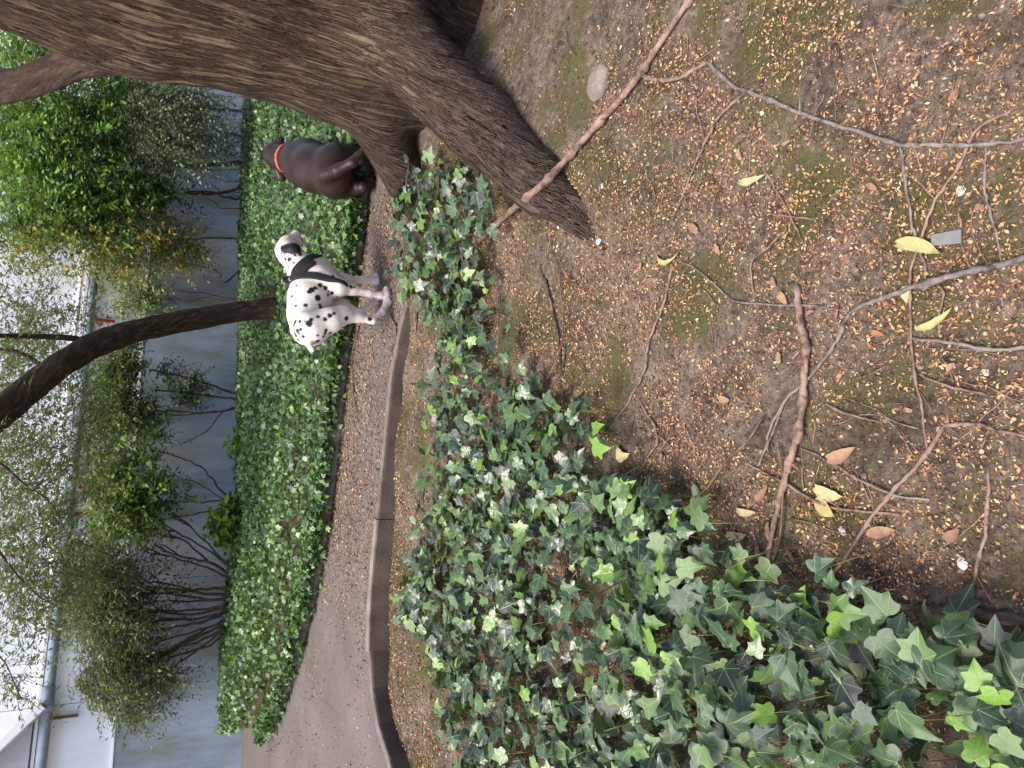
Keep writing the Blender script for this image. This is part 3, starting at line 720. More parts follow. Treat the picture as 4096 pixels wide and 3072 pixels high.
plant('spreading_shrub', 'wide dark shrub with many bare fanning stems, leftmost along the wall', 'shrub', wp(1000, 2400, .6),
    [(510, 2340, 130, 160, 200, yG - .2, .22), (570, 2540, 120, 160, 190, yG - .2, .25), (450, 2450, 70, 160, 110, yG - .2, .2), (690, 2700, 120, 100, 70, yG - .3, .2), (560, 2770, 120, 90, 90, yG - .3, .2), (740, 2350, 110, 120, 14, yG - .1, .2), (640, 2860, 70, 50, 24, yG - .3, .15), (480, 2700, 80, 90, 50, yG - .2, .2)],
    [L(48, 60, 36), G_SIL[2], G_SIL[0], L(40, 52, 32), L(104, 120, 74)], mult=2.5, size=.042, m=11, length=.28, droop=.9, wide=.8, seed=81, stems=stemset(hst, .55))
plant('broadleaf_sprout', 'bright lime green sprout rising from the ivy before the plinth', 'plant', wp(985, 2110, .65),
    [(900, 2085, 40, 45, 22, wy(2100, .75), .1), (930, 2140, 40, 40, 18, wy(2140, .75), .1), (940, 2050, 30, 30, 10, wy(2050, .7), .08), (960, 1780, 20, 25, 8, wy(1780, .8), .06)],
    [L(120, 152, 56), L(104, 138, 46)], up=20, size=.08, m=5, length=.14, droop=.2, wide=1.6, seed=91, stems=stemset([([(1000, 2110), (940, 2105), (890, 2090)], .006, .004)], .65))
# crown of the large tree, above the frame
rng = np.random.default_rng(3)
cp = []
for (cx_, cy_, cz_, rx_, ry_, rz_, n) in ((2.6, 3.4, 4.6, 2.2, 2.2, .9, 520), (1.2, 1.6, 4.9, 1.6, 1.6, .7, 240), (3.2, 1.2, 4.8, 1.8, 1.8, .8, 240), (1.4, 5.2, 4.9, 1.4, 1.2, .7, 160)):
    q = unit(rng, n) * (rng.random((n, 1)) ** .4); cp.append(q * [rx_, ry_, rz_] + [cx_, cy_, cz_])
lm, tm = sprays(rng, np.concatenate(cp), 12, .45, .085, G_MID, .6)
cr = under(add('crown', lm, 'leaf', kind='stuff'), LT)
under(add('branching', tm, 'shrubstem', kind='stuff'), LT)
for pp in ([(1.6, 3.25, 3.3), (2.1, 3.4, 4.0), (2.9, 3.6, 4.6), (3.6, 3.7, 5.0)], [(1.58, 3.2, 3.4), (1.3, 2.6, 4.1), (1.1, 1.9, 4.7), (1.0, 1.2, 5.1)], [(1.6, 3.25, 3.4), (2.3, 2.5, 4.2), (3.1, 1.5, 4.8)], [(1.62, 3.3, 3.4), (1.5, 4.2, 4.3), (1.4, 5.3, 4.9)]):
    Q = crom(np.array(pp), 6); under(add('limb', bark_tube('limb', Q, np.linspace(.16, .05, len(Q))), 'bark2'), LT)

# ================================================================== IVY
def ivy_template(kind=0, fine=True):
    """five-lobed leaf, tip +y, petiole at the origin, width about 1"""
    half = [(0, 1.0), (.13, .78), (.23, .57), (.34, .55), (.47, .50), (.42, .36), (.36, .24), (.41, .13), (.43, .0), (.33, -.07), (.22, -.11), (.09, -.10)] if kind == 0 else \
           [(0, 1.0), (.13, .78), (.26, .56), (.44, .52), (.38, .36), (.36, .20), (.42, .06), (.28, -.06), (.12, -.08)]
    pts = half + [(0, 0)] + [(-x, y) for x, y in half[::-1][:-1]]
    hh = crom(np.array(half[::-1]), 2)[::-1]; hh[0] = (0, 1.0)
    if fine: pts = [tuple(q) for q in hh] + [(0, 0)] + [(-q[0], q[1]) for q in hh[::-1][:-1]]
    n = len(pts); V = [(0, .30, 0)] + [(x, y, 0) for x, y in pts]
    Fa = [(0, 1 + (i + 1) % n, 1 + i) for i in range(n)]
    V = np.array(V, float); return V, np.array(Fa)
def shape_leaf(V, fold, curl, wave, ph):
    W_ = V.copy(); x, y = V[:, 0], V[:, 1]; r = np.hypot(x, y - .3)
    W_[:, 2] = fold * np.abs(x) - curl * (y - .3) ** 2 - .25 * curl * x * x * 2 + wave * np.sin(4 * np.arctan2(x, y - .3) + ph) * r
    return W_
IV0, IF0 = ivy_template(0); IV1, IF1 = ivy_template(1)
IVY_C = np.array([L(48, 70, 44), L(60, 84, 50), L(34, 52, 36), L(72, 98, 54), L(52, 74, 52), L(84, 110, 56), L(28, 42, 30)]) * .85
def ivy_cols(rng, n, pal, lime=.06):
    c = pal[rng.integers(0, len(pal), n)] * (.7 + .6 * rng.random((n, 1)))
    k = rng.random(n) < lime; c[k] = np.array(L(92, 124, 42)) * (.75 + .4 * rng.random((k.sum(), 1)))
    return c
def ivy_mesh_variants(rng, n, pal, T, Fa, lime):
    out = []
    for i in range(n):
        V = shape_leaf(T * [.85 + .3 * rng.random(), 1, 1], .5 * (rng.random() - .3), .7 * (rng.random() - .1), .12 * rng.random(), rng.random() * 6)
        c = ivy_cols(rng, 1, pal, lime)
        me = raw('leaf', V, Fa, True, np.repeat(c, len(V), 0), {'luv': T}); out.append(me)
    return out

# ---- near patch. Leaf positions: uniform over the soil, kept where the photo shows ivy
s_ = 4096 / 2212
NEAR = [(890, 372), (985, 352), (1030, 375), (1045, 480), (1010, 540), (1060, 640), (1110, 760), (1180, 850), (1250, 845), (1290, 985), (1395, 1070), (1500, 1120), (1540, 1210), (1640, 1215), (1720, 1250),
        (1790, 1270), (1860, 1295), (1900, 1380), (2010, 1300), (2070, 1300), (2120, 1360), (2300, 1380), (2300, 1760), (1000, 1760), (975, 1600), (955, 1480), (915, 1400), (875, 1330), (905, 1180), (915, 1060), (945, 960),
        (915, 860), (960, 770), (900, 650), (850, 600), (800, 545), (830, 450)]
NEAR = [(x * s_, y * s_) for x, y in NEAR]
rng = np.random.default_rng(17)
N0 = 15500; x = rng.uniform(-2.2, 1.3, N0); y = rng.uniform(.35, 3.6, N0); zg = g_base(x, y)
mound = .03 + .10 * rng.random(N0) ** 1.2 + .05 * (vn(x * 5, y * 5, 21) + .5)
left = sst(-.1, -.75, x) * sst(1.7, .8, y); mound += .14 * left * rng.random(N0)
pos = np.stack([x, y, zg + mound], -1); px = proj(pos)
px_j = px + 90 * np.stack([vn(x * 9, y * 9, 31), vn(x * 9, y * 9, 32)], -1) + 22 * rng.standard_normal((N0, 2))
ok = inpoly(px_j[:, 0], px_j[:, 1], NEAR)
dens = .62 + 1.1 * vn(x * 4.5, y * 4.5, 41) + .25 * left
ok &= (rng.random(N0) < dens); ok &= ~inpoly(x, y, PATHPOLY)
tdist = sdf(pos.astype(np.float32), TP); ok &= tdist > .02
pos = pos[ok]; n = len(pos)
size = (.041 + .036 * rng.random(n)) * (1 + .06 * left[ok]) * np.where(rng.random(n) < .15, .6, 1.)
dirn = np.array([-.05, -.12, 1.0])
nrm_ = norm(dirn + .48 * rng.standard_normal((n, 3))); nrm_[:, 2] = np.abs(nrm_[:, 2])
tip = norm(np.stack([rng.standard_normal(n), rng.standard_normal(n) - .3, -.35 + .3 * rng.standard_normal(n)], -1))
Rm = frames(nrm_, tip)
IV = empty('ivy_patch', (-.6, 2., float(g_base(-.6, 2.))), label='trailing ivy with large glossy lobed leaves spreading over the near soil', cat='ivy')
pxf = proj(pos); dep = (pos - CAM) @ FW
infr = (pxf[:, 0] > 20) & (pxf[:, 0] < 4076) & (pxf[:, 1] > 20) & (pxf[:, 1] < 3052)
score = np.where(infr, size / dep, -1); order = np.argsort(-score); top = order[:300]; rest = order[300:]
vars_ = ivy_mesh_variants(rng, 24, IVY_C, IV0, IF0, .05) + ivy_mesh_variants(rng, 12, IVY_C, IV1, IF1, .05)
for me in vars_: me.materials.append(MAT['ivy'])
for i in top:
    o = add('leaf', vars_[rng.integers(0, 36)], None)
    o.matrix_world = Matrix([[*(Rm[i][r] * size[i]), pos[i][r]] for r in range(3)] + [[0, 0, 0, 1]])
    mw = o.matrix_world.copy(); o.parent = IV; o.matrix_parent_inverse = Matrix.Translation(-Vector(IV.location)); o.matrix_basis = mw
nr_ = len(rest); half = nr_ // 2
def ivy_bulk(name, T, Fa, ids, pal, lime, mat, parent):
    V = shape_leaf(T * [.8 + .35 * rng.random(), 1, 1], .5 * (rng.random() - .3), .8 * (rng.random() - .15), .12 * rng.random(), 6 * rng.random()); return under(add(name, bulk(name, V, Fa, pos[ids], Rm[ids], size[ids], ivy_cols(rng, len(ids), pal, lime), True, T), mat, kind='stuff'), parent)
for k_ in range(6):
    ivy_bulk('foliage', *((IV0, IF0) if k_ % 2 == 0 else (IV1, IF1)), rest[k_::6], IVY_C, .05, 'ivy', IV)
# petioles and creeping stems
pets = []
for i in order[:900]:
    b = pos[i] + np.array([rng.normal() * .03, rng.normal() * .03, 0]); b[2] = g_base(b[0], b[1]) - .005
    mid = (pos[i] * .7 + b * .3) + np.array([0, 0, .008]); pets.append((np.array([b, mid, pos[i] + Rm[i][:, 1] * 0]), [.0016, .0013, .001]))
under(add('petiole_mass', tubes('petiole_mass', pets, 4), 'petiole', kind='stuff'), IV)
for k in range(26):
    q = pos[rng.integers(0, n)].copy(); a = rng.random() * 6.28; pts = []
    for t in range(7):
        pts.append((q[0], q[1], float(g_base(q[0], q[1])) + .012 + .02 * rng.random())); a += rng.normal() * .4; q[0] += .07 * math.cos(a); q[1] += .07 * math.sin(a)
    under(add('vine', tube('vine', crom(np.array(pts), 3), .0026, 5), 'stem'), IV)

# ---- far bed
rng = np.random.default_rng(23)
N1 = 78000; fx = np.array(BEDPOLY); x = rng.uniform(-4.6, 3.2, N1); y = rng.uniform(3.9, 10.4, N1)
wd = ((np.stack([x, y, 0 * x], -1) - P0) @ WN)
ok = inpoly(x, y, BEDPOLY) & (wd > .03)
x, y, wd = x[ok], y[ok], wd[ok]
fd = np.min(np.hypot(x[:, None] - FARK[None, :, 0], y[:, None] - FARK[None, :, 1]), 1)
h = (.10 + .09 * sst(0, .5, fd) + .08 * vn(x * 2.6, y * 2.6, 51)) * (1 - .75 * sst(1.5, .15, wd)) + .05 * vn(x * 7, y * 7, 52) + .14 * sst(-1.4, -2.8, x)
q_ = ((x - TPp[0, 0]) / .22) ** 2 + ((y - TPp[0, 1] + .35) / .55) ** 2; h = np.where(q_ < 1, h * .35, h)
z = .05 + np.maximum(h, .025) * (.55 + .45 * rng.random(len(x)))
pos = np.stack([x, y, z], -1)
# fringe hanging over the kerb
K = 9000; t = rng.random(K) * (len(FARK) - 1.01); i0 = t.astype(int); fr = (t - i0)[:, None]; q = FARK[i0] * (1 - fr) + FARK[i0 + 1] * fr
tn = norm(FARK[i0 + 1] - FARK[i0]); no = np.stack([tn[:, 1], -tn[:, 0]], -1); keep = vn(q[:, 0] * 4.5, q[:, 1] * 4.5, 61) + .5 * vn(q[:, 0] * 11, q[:, 1] * 11, 62) > -.42 + .3 * rng.random(K) * (rng.random(K) < .5)
o_ = rng.uniform(-.02, .13, K)[:, None]; zz = .15 - .07 * rng.random(K) - .06 * (rng.random(K) < .15) * (o_[:, 0] > .08)
pos = np.vstack([pos, np.column_stack([q - no * o_ + no * .05, zz])[keep]])
n = len(pos); size = .026 + .026 * rng.random(n)
nrm_ = norm(np.array([-.05, -.25, 1.0]) + .7 * rng.standard_normal((n, 3))); nrm_[:, 2] = np.abs(nrm_[:, 2])
tip = norm(np.stack([.8 * rng.standard_normal(n), rng.standard_normal(n) - .6, -.4 * np.ones(n)], -1)); Rm = frames(nrm_, tip)
FAR_C = np.array([L(58, 86, 40), L(70, 102, 44), L(44, 68, 38), L(84, 116, 50), L(60, 86, 50), L(36, 56, 34)])
IB = empty('ivy_bed', tuple(W(3, 1.5, .085)), label='dense bed of small-leaved ivy between the path and the grey plinth', cat='ivy')
pxf = proj(pos); dep = (pos - CAM) @ FW
infr = (pxf[:, 0] > 20) & (pxf[:, 1] > 560) & (pxf[:, 1] < 3052)
order = np.argsort(-np.where(infr & (pos[:, 2] > .09), size / dep, -1)); top = order[:300]; rest = order[300:]
vars_ = ivy_mesh_variants(rng, 24, FAR_C, IV1, IF1, .06)
for me in vars_: me.materials.append(MAT['ivyfar'])
for i in top:
    o = add('leaf', vars_[rng.integers(0, 24)], None)
    mw = Matrix([[*(Rm[i][r] * size[i]), pos[i][r]] for r in range(3)] + [[0, 0, 0, 1]])
    o.parent = IB; o.matrix_parent_inverse = Matrix.Translation(-Vector(IB.location)); o.matrix_basis = mw
HV = [(0, .3, .0), (0, 1., -.06), (.24, .56, .04), (.46, .52, 0), (.36, .2, .03), (.3, -.06, 0), (0, 0, 0), (-.3, -.06, 0), (-.36, .2, .03), (-.46, .52, 0), (-.24, .56, .04)]
HF = np.array([(0, 1 + (i + 1) % 10, 1 + i) for i in range(10)]); HV = np.array(HV)
lim = .05 + .0 * x.sum()
under(add('foliage', bulk('foliage', HV, HF, pos[rest], Rm[rest], size[rest], ivy_cols(rng, len(rest), FAR_C, .05), True, HV * [1, 1, 0]), 'ivyfar', kind='stuff'), IB)

# ================================================================== LITTER
rng = np.random.default_rng(29)
def scatter(n, x0, x1, y0, y1, fn):
    x = rng.uniform(x0, x1, n); y = y0 + (y1 - y0) * rng.random(n); k = rng.random(n) < fn(x, y); return x[k], y[k]
def soil_d(x, y):
    d = .4 + 1.8 * vn(x * 1.7, y * 1.7, 71) + 1.5 * vn(x * 4.3, y * 4.3, 72) + 1.5 * vn(x * 14, y * 14, 73) + .8 * vn(x * 37, y * 37, 75)
    d = d + .9 * sst(.22, .02, np.interp(x, KERB[::-1, 0], KERB[::-1, 1]) - y) * (x < .6)
    return np.clip(d, .03, 1) * ~inpoly(x, y, PATHPOLY)
LIT_C = np.array([L(166, 126, 90), L(172, 132, 92), L(146, 106, 76), L(112, 84, 64), L(182, 154, 120), L(162, 112, 72), L(84, 65, 52), L(66, 52, 43)])
FL_T = np.array([[-.5, 0, 0], [.0, -.32, .12], [.5, 0, .0], [.05, .3, .16]]); FL_F = np.array([[0, 1, 2], [0, 2, 3]])
x, y = scatter(430000, -2.2, 2.3, .45, 3.75, soil_d)
near = rng.random(len(x)) < np.clip(1.3 - .3 * y, .3, 1); x, y = x[near], y[near]
z = g_base(x, y) + .0015 + .003 * rng.random(len(x)); n = len(x)
Rl = frames(norm(np.array([0, 0, 1.]) + .5 * rng.standard_normal((n, 3))), unit(rng, n))
sz = (.0042 + .0085 * rng.random(n) ** 2) * (.9 + .15 * y)
me = bulk('litter', FL_T, FL_F, np.stack([x, y, z], -1), Rl, np.stack([sz, sz * (.4 + .6 * rng.random(n)), sz], -1), LIT_C[rng.integers(0, 8, n)] * (.6 + .6 * rng.random((n, 1))))
add('leaf_litter', me, 'litter', kind='stuff', label='orange-brown flakes of flower litter strewn over the soil', cat='litter')
# path litter, swept along the path
def path_d(x, y):
    yk = np.interp(x, KERB[::-1, 0], KERB[::-1, 1]); yf = np.interp(x, FARK[::-1, 0], FARK[::-1, 1])
    d = (.06 + .9 * sst(-1.75, -.75, x)) * (.55 + .9 * vn(x * 1.2, y * 7, 74)) + .6 * sst(.1, 0., yf - y) * (x > -2.3)
    return np.clip(d, .012, 1) * (y > yk + .0) * (y < yf - .01)
x, y = scatter(300000, -4.2, 2.2, 3.1, 7.2, path_d); n = len(x)
Rl = frames(norm(np.array([0, 0, 1.]) + .3 * rng.standard_normal((n, 3))), norm(np.stack([np.ones(n), .5 * rng.standard_normal(n), 0 * x], -1)))
sz = .010 + .022 * rng.random(n) ** 2
me = bulk('path_litter', FL_T, FL_F, np.stack([x, y, .003 + .004 * rng.random(n)], -1), Rl, np.stack([sz * .45, sz, sz], -1), LIT_C[rng.integers(0, 8, n)] * np.array([.88, .94, 1.02]) * (.5 + .55 * rng.random((n, 1))))
add('path_litter', me, 'litter', kind='stuff', label='dry brown flakes swept along the asphalt path', cat='litter')
# round fruits
a5 = (1 + 5 ** .5) / 2
IC = norm(np.array([(-1, a5, 0), (1, a5, 0), (-1, -a5, 0), (1, -a5, 0), (0, -1, a5), (0, 1, a5), (0, -1, -a5), (0, 1, -a5), (a5, 0, -1), (a5, 0, 1), (-a5, 0, -1), (-a5, 0, 1)], float))
ICF = np.array([(0, 11, 5), (0, 5, 1), (0, 1, 7), (0, 7, 10), (0, 10, 11), (1, 5, 9), (5, 11, 4), (11, 10, 2), (10, 7, 6), (7, 1, 8), (3, 9, 4), (3, 4, 2), (3, 2, 6), (3, 6, 8), (3, 8, 9), (4, 9, 5), (2, 4, 11), (6, 2, 10), (8, 6, 7), (9, 8, 1)])
x, y = scatter(1500, -1.2, 1.4, .45, 3.2, lambda x, y: soil_d(x, y) * sst(3.2, .8, y)); n = len(x); r_ = .003 + .002 * rng.random(n)
fc = np.array([L(168, 138, 98), L(156, 118, 78), L(146, 138, 88), L(178, 154, 116)])
me = bulk('fallen_fruit', IC, ICF, np.stack([x, y, g_base(x, y) + r_ * .8], -1), frames(unit(rng, n), unit(rng, n)), r_, fc[rng.integers(0, 4, n)], True)
add('fallen_fruit', me, 'fruit', kind='stuff', label='tiny round pale fruits scattered through the soil litter', cat='fruit')
# splinters
x, y = scatter(2600, -2., 2.2, .45, 3.7, soil_d); n = len(x); a = rng.random(n) * 6.28; ln = .012 + .05 * rng.random(n) ** 2
PR = np.array([[0, -.5, 0], [.02, -.5, .02], [-.02, -.5, .02], [.1, .1, .0], [.12, .1, .02], [.08, .1, .02], [0, .5, 0], [.012, .5, .012], [-.012, .5, .012]])
PF = np.array([(i * 3 + j, i * 3 + (j + 1) % 3, (i + 1) * 3 + (j + 1) % 3, (i + 1) * 3 + j) for i in range(2) for j in range(3)])
me = bulk('splinters', PR, PF, np.stack([x, y, g_base(x, y) + .002], -1), frames(norm(np.array([0, 0, 1.]) + .15 * rng.standard_normal((n, 3))), np.stack([np.cos(a), np.sin(a), 0 * a], -1)), ln,
          np.array([L(120, 92, 72), L(150, 116, 90), L(84, 66, 54)])[rng.integers(0, 3, n)], True)
add('twig_litter', me, 'litter', kind='stuff', label='hair-thin broken twig bits lying in the litter', cat='litter')
x, y = scatter(500, -2.2, 2.0, 3.2, 6.0, path_d); n = len(x); a = rng.normal(0, .5, n); ln = .04 + .16 * rng.random(n) ** 2
me = bulk('path_splinters', PR, PF, np.stack([x, y, 0 * x + .006], -1), frames(np.tile([0, 0, 1.], (n, 1)), np.stack([np.cos(a), np.sin(a), 0 * a], -1)), np.stack([ln * .5, ln, ln * .5], -1), np.array([L(92, 70, 56), L(128, 98, 76)])[rng.integers(0, 2, n)], True)
add('path_twig_litter', me, 'litter', kind='stuff', label='thin broken twig bits lying on the asphalt path', cat='litter')
tl = []
for k in range(110):                                  # thin loose twigs matted into the litter
    X, Y = rng.uniform(2050, 4080), rng.uniform(20, 2300); p = onground(X, Y); a = rng.random() * 6.28; ln = rng.uniform(.05, .22); P = []
    for t in range(6):
        P.append((p[0], p[1], float(g_base(p[0], p[1])) + .002 + .004 * rng.random())); a += rng.normal() * .22; p = p + np.array([math.cos(a), math.sin(a), 0]) * ln / 5
    if inpoly(proj(np.array(P))[:, 0], proj(np.array(P))[:, 1], NEAR).any(): continue
    r0_ = rng.uniform(.0008, .0019); tl.append((crom(np.array(P), 2), np.linspace(r0_, r0_ * .6, 11)))
add('loose_twig_litter', tubes('loose_twig_litter', tl, 4), 'twiga', kind='stuff', label='thin loose twigs matted into the soil litter', cat='litter')
# pebbles / crumbs of earth
x, y = scatter(26000, -2.2, 2.3, .45, 3.7, lambda x, y: .8 * ~inpoly(x, y, PATHPOLY)); n = len(x); r_ = .0018 + .0065 * rng.random(n) ** 4
me = bulk('earth_crumbs', IC * [1, 1, .7], ICF, np.stack([x, y, g_base(x, y) + r_ * .3], -1), frames(unit(rng, n), unit(rng, n)), r_ * 1., np.array([L(84, 70, 60), L(112, 98, 88), L(66, 54, 46)])[rng.integers(0, 3, n)], True)
add('earth_crumbs', me, 'litter', kind='stuff', label='small crumbs of dark earth over the soil', cat='soil')

# ================================================================== TWIGS ON THE SOIL
def r7(*p): return [(1800 + x * 1.038, y * 1.038) for x, y in p]
def r8(*p): return [(1800 + x * 1.038, 800 + y * 1.038) for x, y in p]
def r6(*p): return [(1900 + x * .9928, 1600 + y * .9926) for x, y in p]
def rz(*p): return [(1200 + x * .3014, 1200 + y * .3014) for x, y in p]
twr = np.random.default_rng(37)
def twig_path(px, rr, lift, onpath=False):
    c = crom(np.array(px, float), 7); n = len(c); c += twr.standard_normal((n, 2)) * 1.6 + 5 * np.stack([vn(np.arange(n) * .45 + px[0][0], 0 * c[:, 0], 5), vn(np.arange(n) * .45 + px[0][1], 0 * c[:, 0], 6)], -1)
    t = np.linspace(0, 1, n); lf = lift * np.sin(np.pi * t) + .8 * np.interp(t, [0, 1], rr)
    lf = np.maximum(lf, .8 * np.interp(t, [0, 1], rr))
    P = np.array([(onz(a, b, .004 + l) if onpath else onground(a, b, l)) for (a, b), l in zip(c, lf)])
    r_ = np.interp(t, [0, 1], rr) * (1 + .10 * twr.standard_normal(n)) * np.where(twr.random(n) < .14, 1.45, 1.)
    return P, r_
def twig(label, px, r0, r1, mat='twiga', lift=.01, sides=(), onpath=False, name='twig', shift=None):
    P, r_ = twig_path(px, (r0, r1), lift, onpath)
    if shift is not None: P = P + shift
    o = add(name, tube(name, P, r_, 7, .12, twr), mat, label=label, cat='twig', group='fallen twigs')
    ln_ = np.linalg.norm(P[-1] - P[0])
    for k_ in range(int(ln_ / .16) if r0 > .0022 else 0):   # short broken spurs
        i_ = twr.integers(2, len(P) - 2); a_ = twr.random() * 6.28; dr = norm(norm(P[i_ + 1] - P[i_ - 1]) * .7 + np.array([math.cos(a_), math.sin(a_), .25])); l_ = .012 + .05 * twr.random() ** 2
        e_ = P[i_] + dr * l_; e_[2] = max(e_[2], (.004 if onpath else float(g_base(e_[0], e_[1])) + .001))
        add('spur', tube('spur', np.array([P[i_], P[i_] * .5 + e_ * .5 + twr.standard_normal(3) * .001, e_]), [r_[i_] * .5, r_[i_] * .42, r_[i_] * .3], 5), mat, o)
    for sp, a, b in sides:
        Q, q_ = twig_path(sp, (a, b), lift * .5, onpath); add('side_twig', tube('side_twig', Q, q_, 6, .1, twr), mat, o)
    return o
def root_lift(px, r0, r1):      # a branch that also lies across the big root
    P, r_ = twig_path(px, (r0, r1), .012)
    for i in range(len(P)):
        hit = TRUNK_BVH.ray_cast(Vector(CAM), Vector(P[i] - CAM))
        if hit[0] is not None and (np.array(hit[0]) - CAM) @ FW < (P[i] - CAM) @ FW + .02:
            v = norm(P[i] - CAM); P[i] = np.array(hit[0]) - v * (r_[i] * 1.0)
    k = np.ones(5) / 5
    for a in range(3): P[2:-2, a] = np.convolve(P[:, a], k, 'valid')
    return P, r_
P, r_ = root_lift(r7((960, -40), (880, 60), (745, 265), (690, 340), (560, 490), (450, 610), (370, 700), (240, 810), (90, 945)), .009, .013)
T1 = add('fallen_branch', tube('fallen_branch', P, r_, 9, .12, twr), 'twiga', label='long lichened stick lying across the big root towards the ivy', cat='stick')
Q, q_ = twig_path(r7((742, 292), (800, 310), (880, 300), (990, 240)), (.008, .005), .01); add('side_twig', tube('side_twig', Q, q_, 7, .1, twr), 'twiga', T1)
twig('long grey twig with side shoots running to the lower right of the root', r7((990, 236), (1085, 325), (1190, 370), (1350, 435), (1550, 500), (1730, 555), (1850, 560), (2000, 558), (2130, 550), (2250, 528)), .0055, .0035, 'twigg', .012,
     [(r7((1735, 560), (1755, 700), (1780, 860), (1805, 940)) + r8((1830, 260), (1832, 300)), .0035, .0025), (r7((2065, 560), (2060, 720), (2085, 830)) + r8((2110, 150), (2132, 270)), .0028, .0016)])
twig('thin brown twig slanting from the grey twig towards the root tip', r7((1145, 350), (1060, 425), (985, 540), (930, 670), (865, 825)), .0035, .002)
twig('long thin tan twig crossing the pale curved pods', r7((2155, 430), (2030, 500), (1960, 640), (1870, 770), (1815, 920)) + r8((1795, 200), (1775, 300), (1775, 420), (1785, 620), (1815, 800), (1840, 960)), .0032, .0022)
twig('short dark hooked twig in the litter right of the roots', r7((440, 110), (460, 180), (490, 215)), .0025, .0015, 'twigd')
twig('hair-thin twig just below the lichened stick fork', r7((950, 370), (955, 450), (1000, 590)), .002, .0012)
twig('thin reddish twig in the densest orange litter', r7((1210, 650), (1300, 810), (1365, 950)), .0026, .0016)
twig('thick smooth brown stick leading into the ivy', r8((1335, 335), (1350, 460), (1370, 560), (1365, 700), (1350, 850), (1300, 1050)) + r6((1270, 230), (1215, 450), (1170, 700), (1140, 760)), .0088, .0065, 'twiga', .012, [(r6((1140, 760), (1080, 810), (1000, 860), (900, 980)), .006, .0035)], name='fallen_stick')
twig('forked grey branch lying beside the thick brown stick', r8((2260, 212), (2100, 255), (2000, 275), (1800, 330), (1650, 385), (1540, 430)), .0062, .0048, 'twigg', .016,
     [(r8((1540, 430), (1480, 560), (1380, 690), (1270, 800), (1190, 1020)), .0045, .0028), (r8((1540, 430), (1400, 410), (1180, 400), (1080, 380), (1000, 310), (940, 260), (860, 225)), .0032, .002)], name='fallen_branch')
twig('straight dark twig on the bare trodden soil in the middle', r8((855, 250), (830, 380), (770, 530), (740, 680), (640, 850)), .0042, .0022, 'twiga')
twig('dark twig with a pale broken end on the mossy soil beside the ivy', r8((345, 250), (380, 360), (410, 480), (425, 600), (420, 720)), .0062, .003, 'twigd', .008, [(r8((445, 550), (435, 640), (422, 720)), .004, .003)])
twig('kinked thin twig above the thick brown stick', r8((1300, 110), (1220, 190), (1160, 250), (1170, 370)), .0028, .0018)
twig('pale straight twig at the lower edge beside the lone curved pod', r8((1780, 535), (1900, 545), (2070, 575), (2260, 565)), .0036, .0034, 'twigg')
twig('bent brown twig running from the ivy edge to the lower edge', r6((1290, 880), (1450, 690), (1600, 470), (1700, 350), (1800, 240), (1890, 105)), .0036, .0042, 'twiga', .008, [(r6((1890, 105), (2000, 95), (2100, 120), (2260, 150)), .004, .0032)])
twig('slender tan twig crossing the bent brown twig', r6((1090, 255), (1220, 320), (1400, 420), (1480, 440), (1740, 465)), .0024, .0032)
twig('thin tan twig between the thick brown stick and the bent twig', r6((1310, 190), (1450, 260), (1560, 330), (1700, 385), (1830, 400)), .0022, .0026)
twig('straight twig by the ivy at the lower left of the soil', r6((2070, 290), (2060, 500), (2030, 650), (1990, 825)), .003, .0034)
twig('thin short twig on moss beside the thick brown stick', r6((1250, 0), (1190, 150), (1140, 265)), .003, .0022)
twig('dark thick stick lying in the shade along the ivy edge', r6((1540, 805), (1800, 840), (2000, 860), (2260, 895)), .006, .0095, 'twigd', .006, name='fallen_stick')
twig('reddish forked twig beside the tip of the ivy', r6((660, 0), (735, 140), (700, 230), (610, 390)), .003, .0022, 'twiga', .008, [(r6((735, 145), (765, 165), (790, 190)), .0022, .0014)])
twig('thin twig entering the ivy beside the crumpled white scrap', r6((970, 360), (1060, 560), (1130, 720)), .002, .0016)
twig('low arched twig on soil under the thick brown stick', r8((1440, 785), (1550, 830), (1660, 855)), .0022, .0022)
twig('straight tan twig at the foot of the long thin tan twig', r8((1800, 670), (1930, 720), (2065, 750)), .0026, .002)
twig('crooked thin twig touching the lone curved pod', r8((1850, 315), (1900, 350), (1885, 450), (1890, 540)), .0022, .0018)
twig('thin pale twig along the moss beside the ivy edge', r8((385, 100), (380, 180), (360, 260), (330, 420), (300, 520)), .0022, .0012)
twig('stubby tan twig on the soil behind the straight dark twig', r8((1240, 55), (1320, 65), (1410, 72)), .0026, .002)
twig('black wet stick on the mossy verge below the dog', rz((1560, 100), (1545, 240), (1530, 420)), .008, .006, 'twigd', .004)
twig('dark twig poking out of the ivy onto the verge', rz((1440, 1115), (1600, 1125), (1800, 1160), (1990, 1205)), .004, .006, 'twigd', .02)
twig('long black twig lying along the path', rz((790, 340), (740, 560), (690, 760), (700, 1100), (720, 1280), (770, 1600)), .0045, .003, 'twigd', .004, [(rz((685, 820), (620, 870), (580, 920)), .003, .002), (rz((700, 1130), (650, 1100), (600, 1070)), .004, .002)], True)
twig('wavy dark twig on the path beside the kerb', rz((1215, 180), (1270, 360), (1265, 500), (1225, 620), (1230, 720), (1255, 800)), .004, .002, 'twigd', .004, onpath=True)
twig('pale forked twig on the clear asphalt at the left', [(1065, 3010), (1085, 3000), (1105, 2985), (1120, 2960)], .004, .003, 'twiga', .004, onpath=True)
twig('reddish ivy runner looping over the leaves below the dog', [(1700, 995), (1760, 1000), (1800, 1040), (1830, 1090), (1870, 1180), (1900, 1260)], .003, .002, 'twiga', .05)
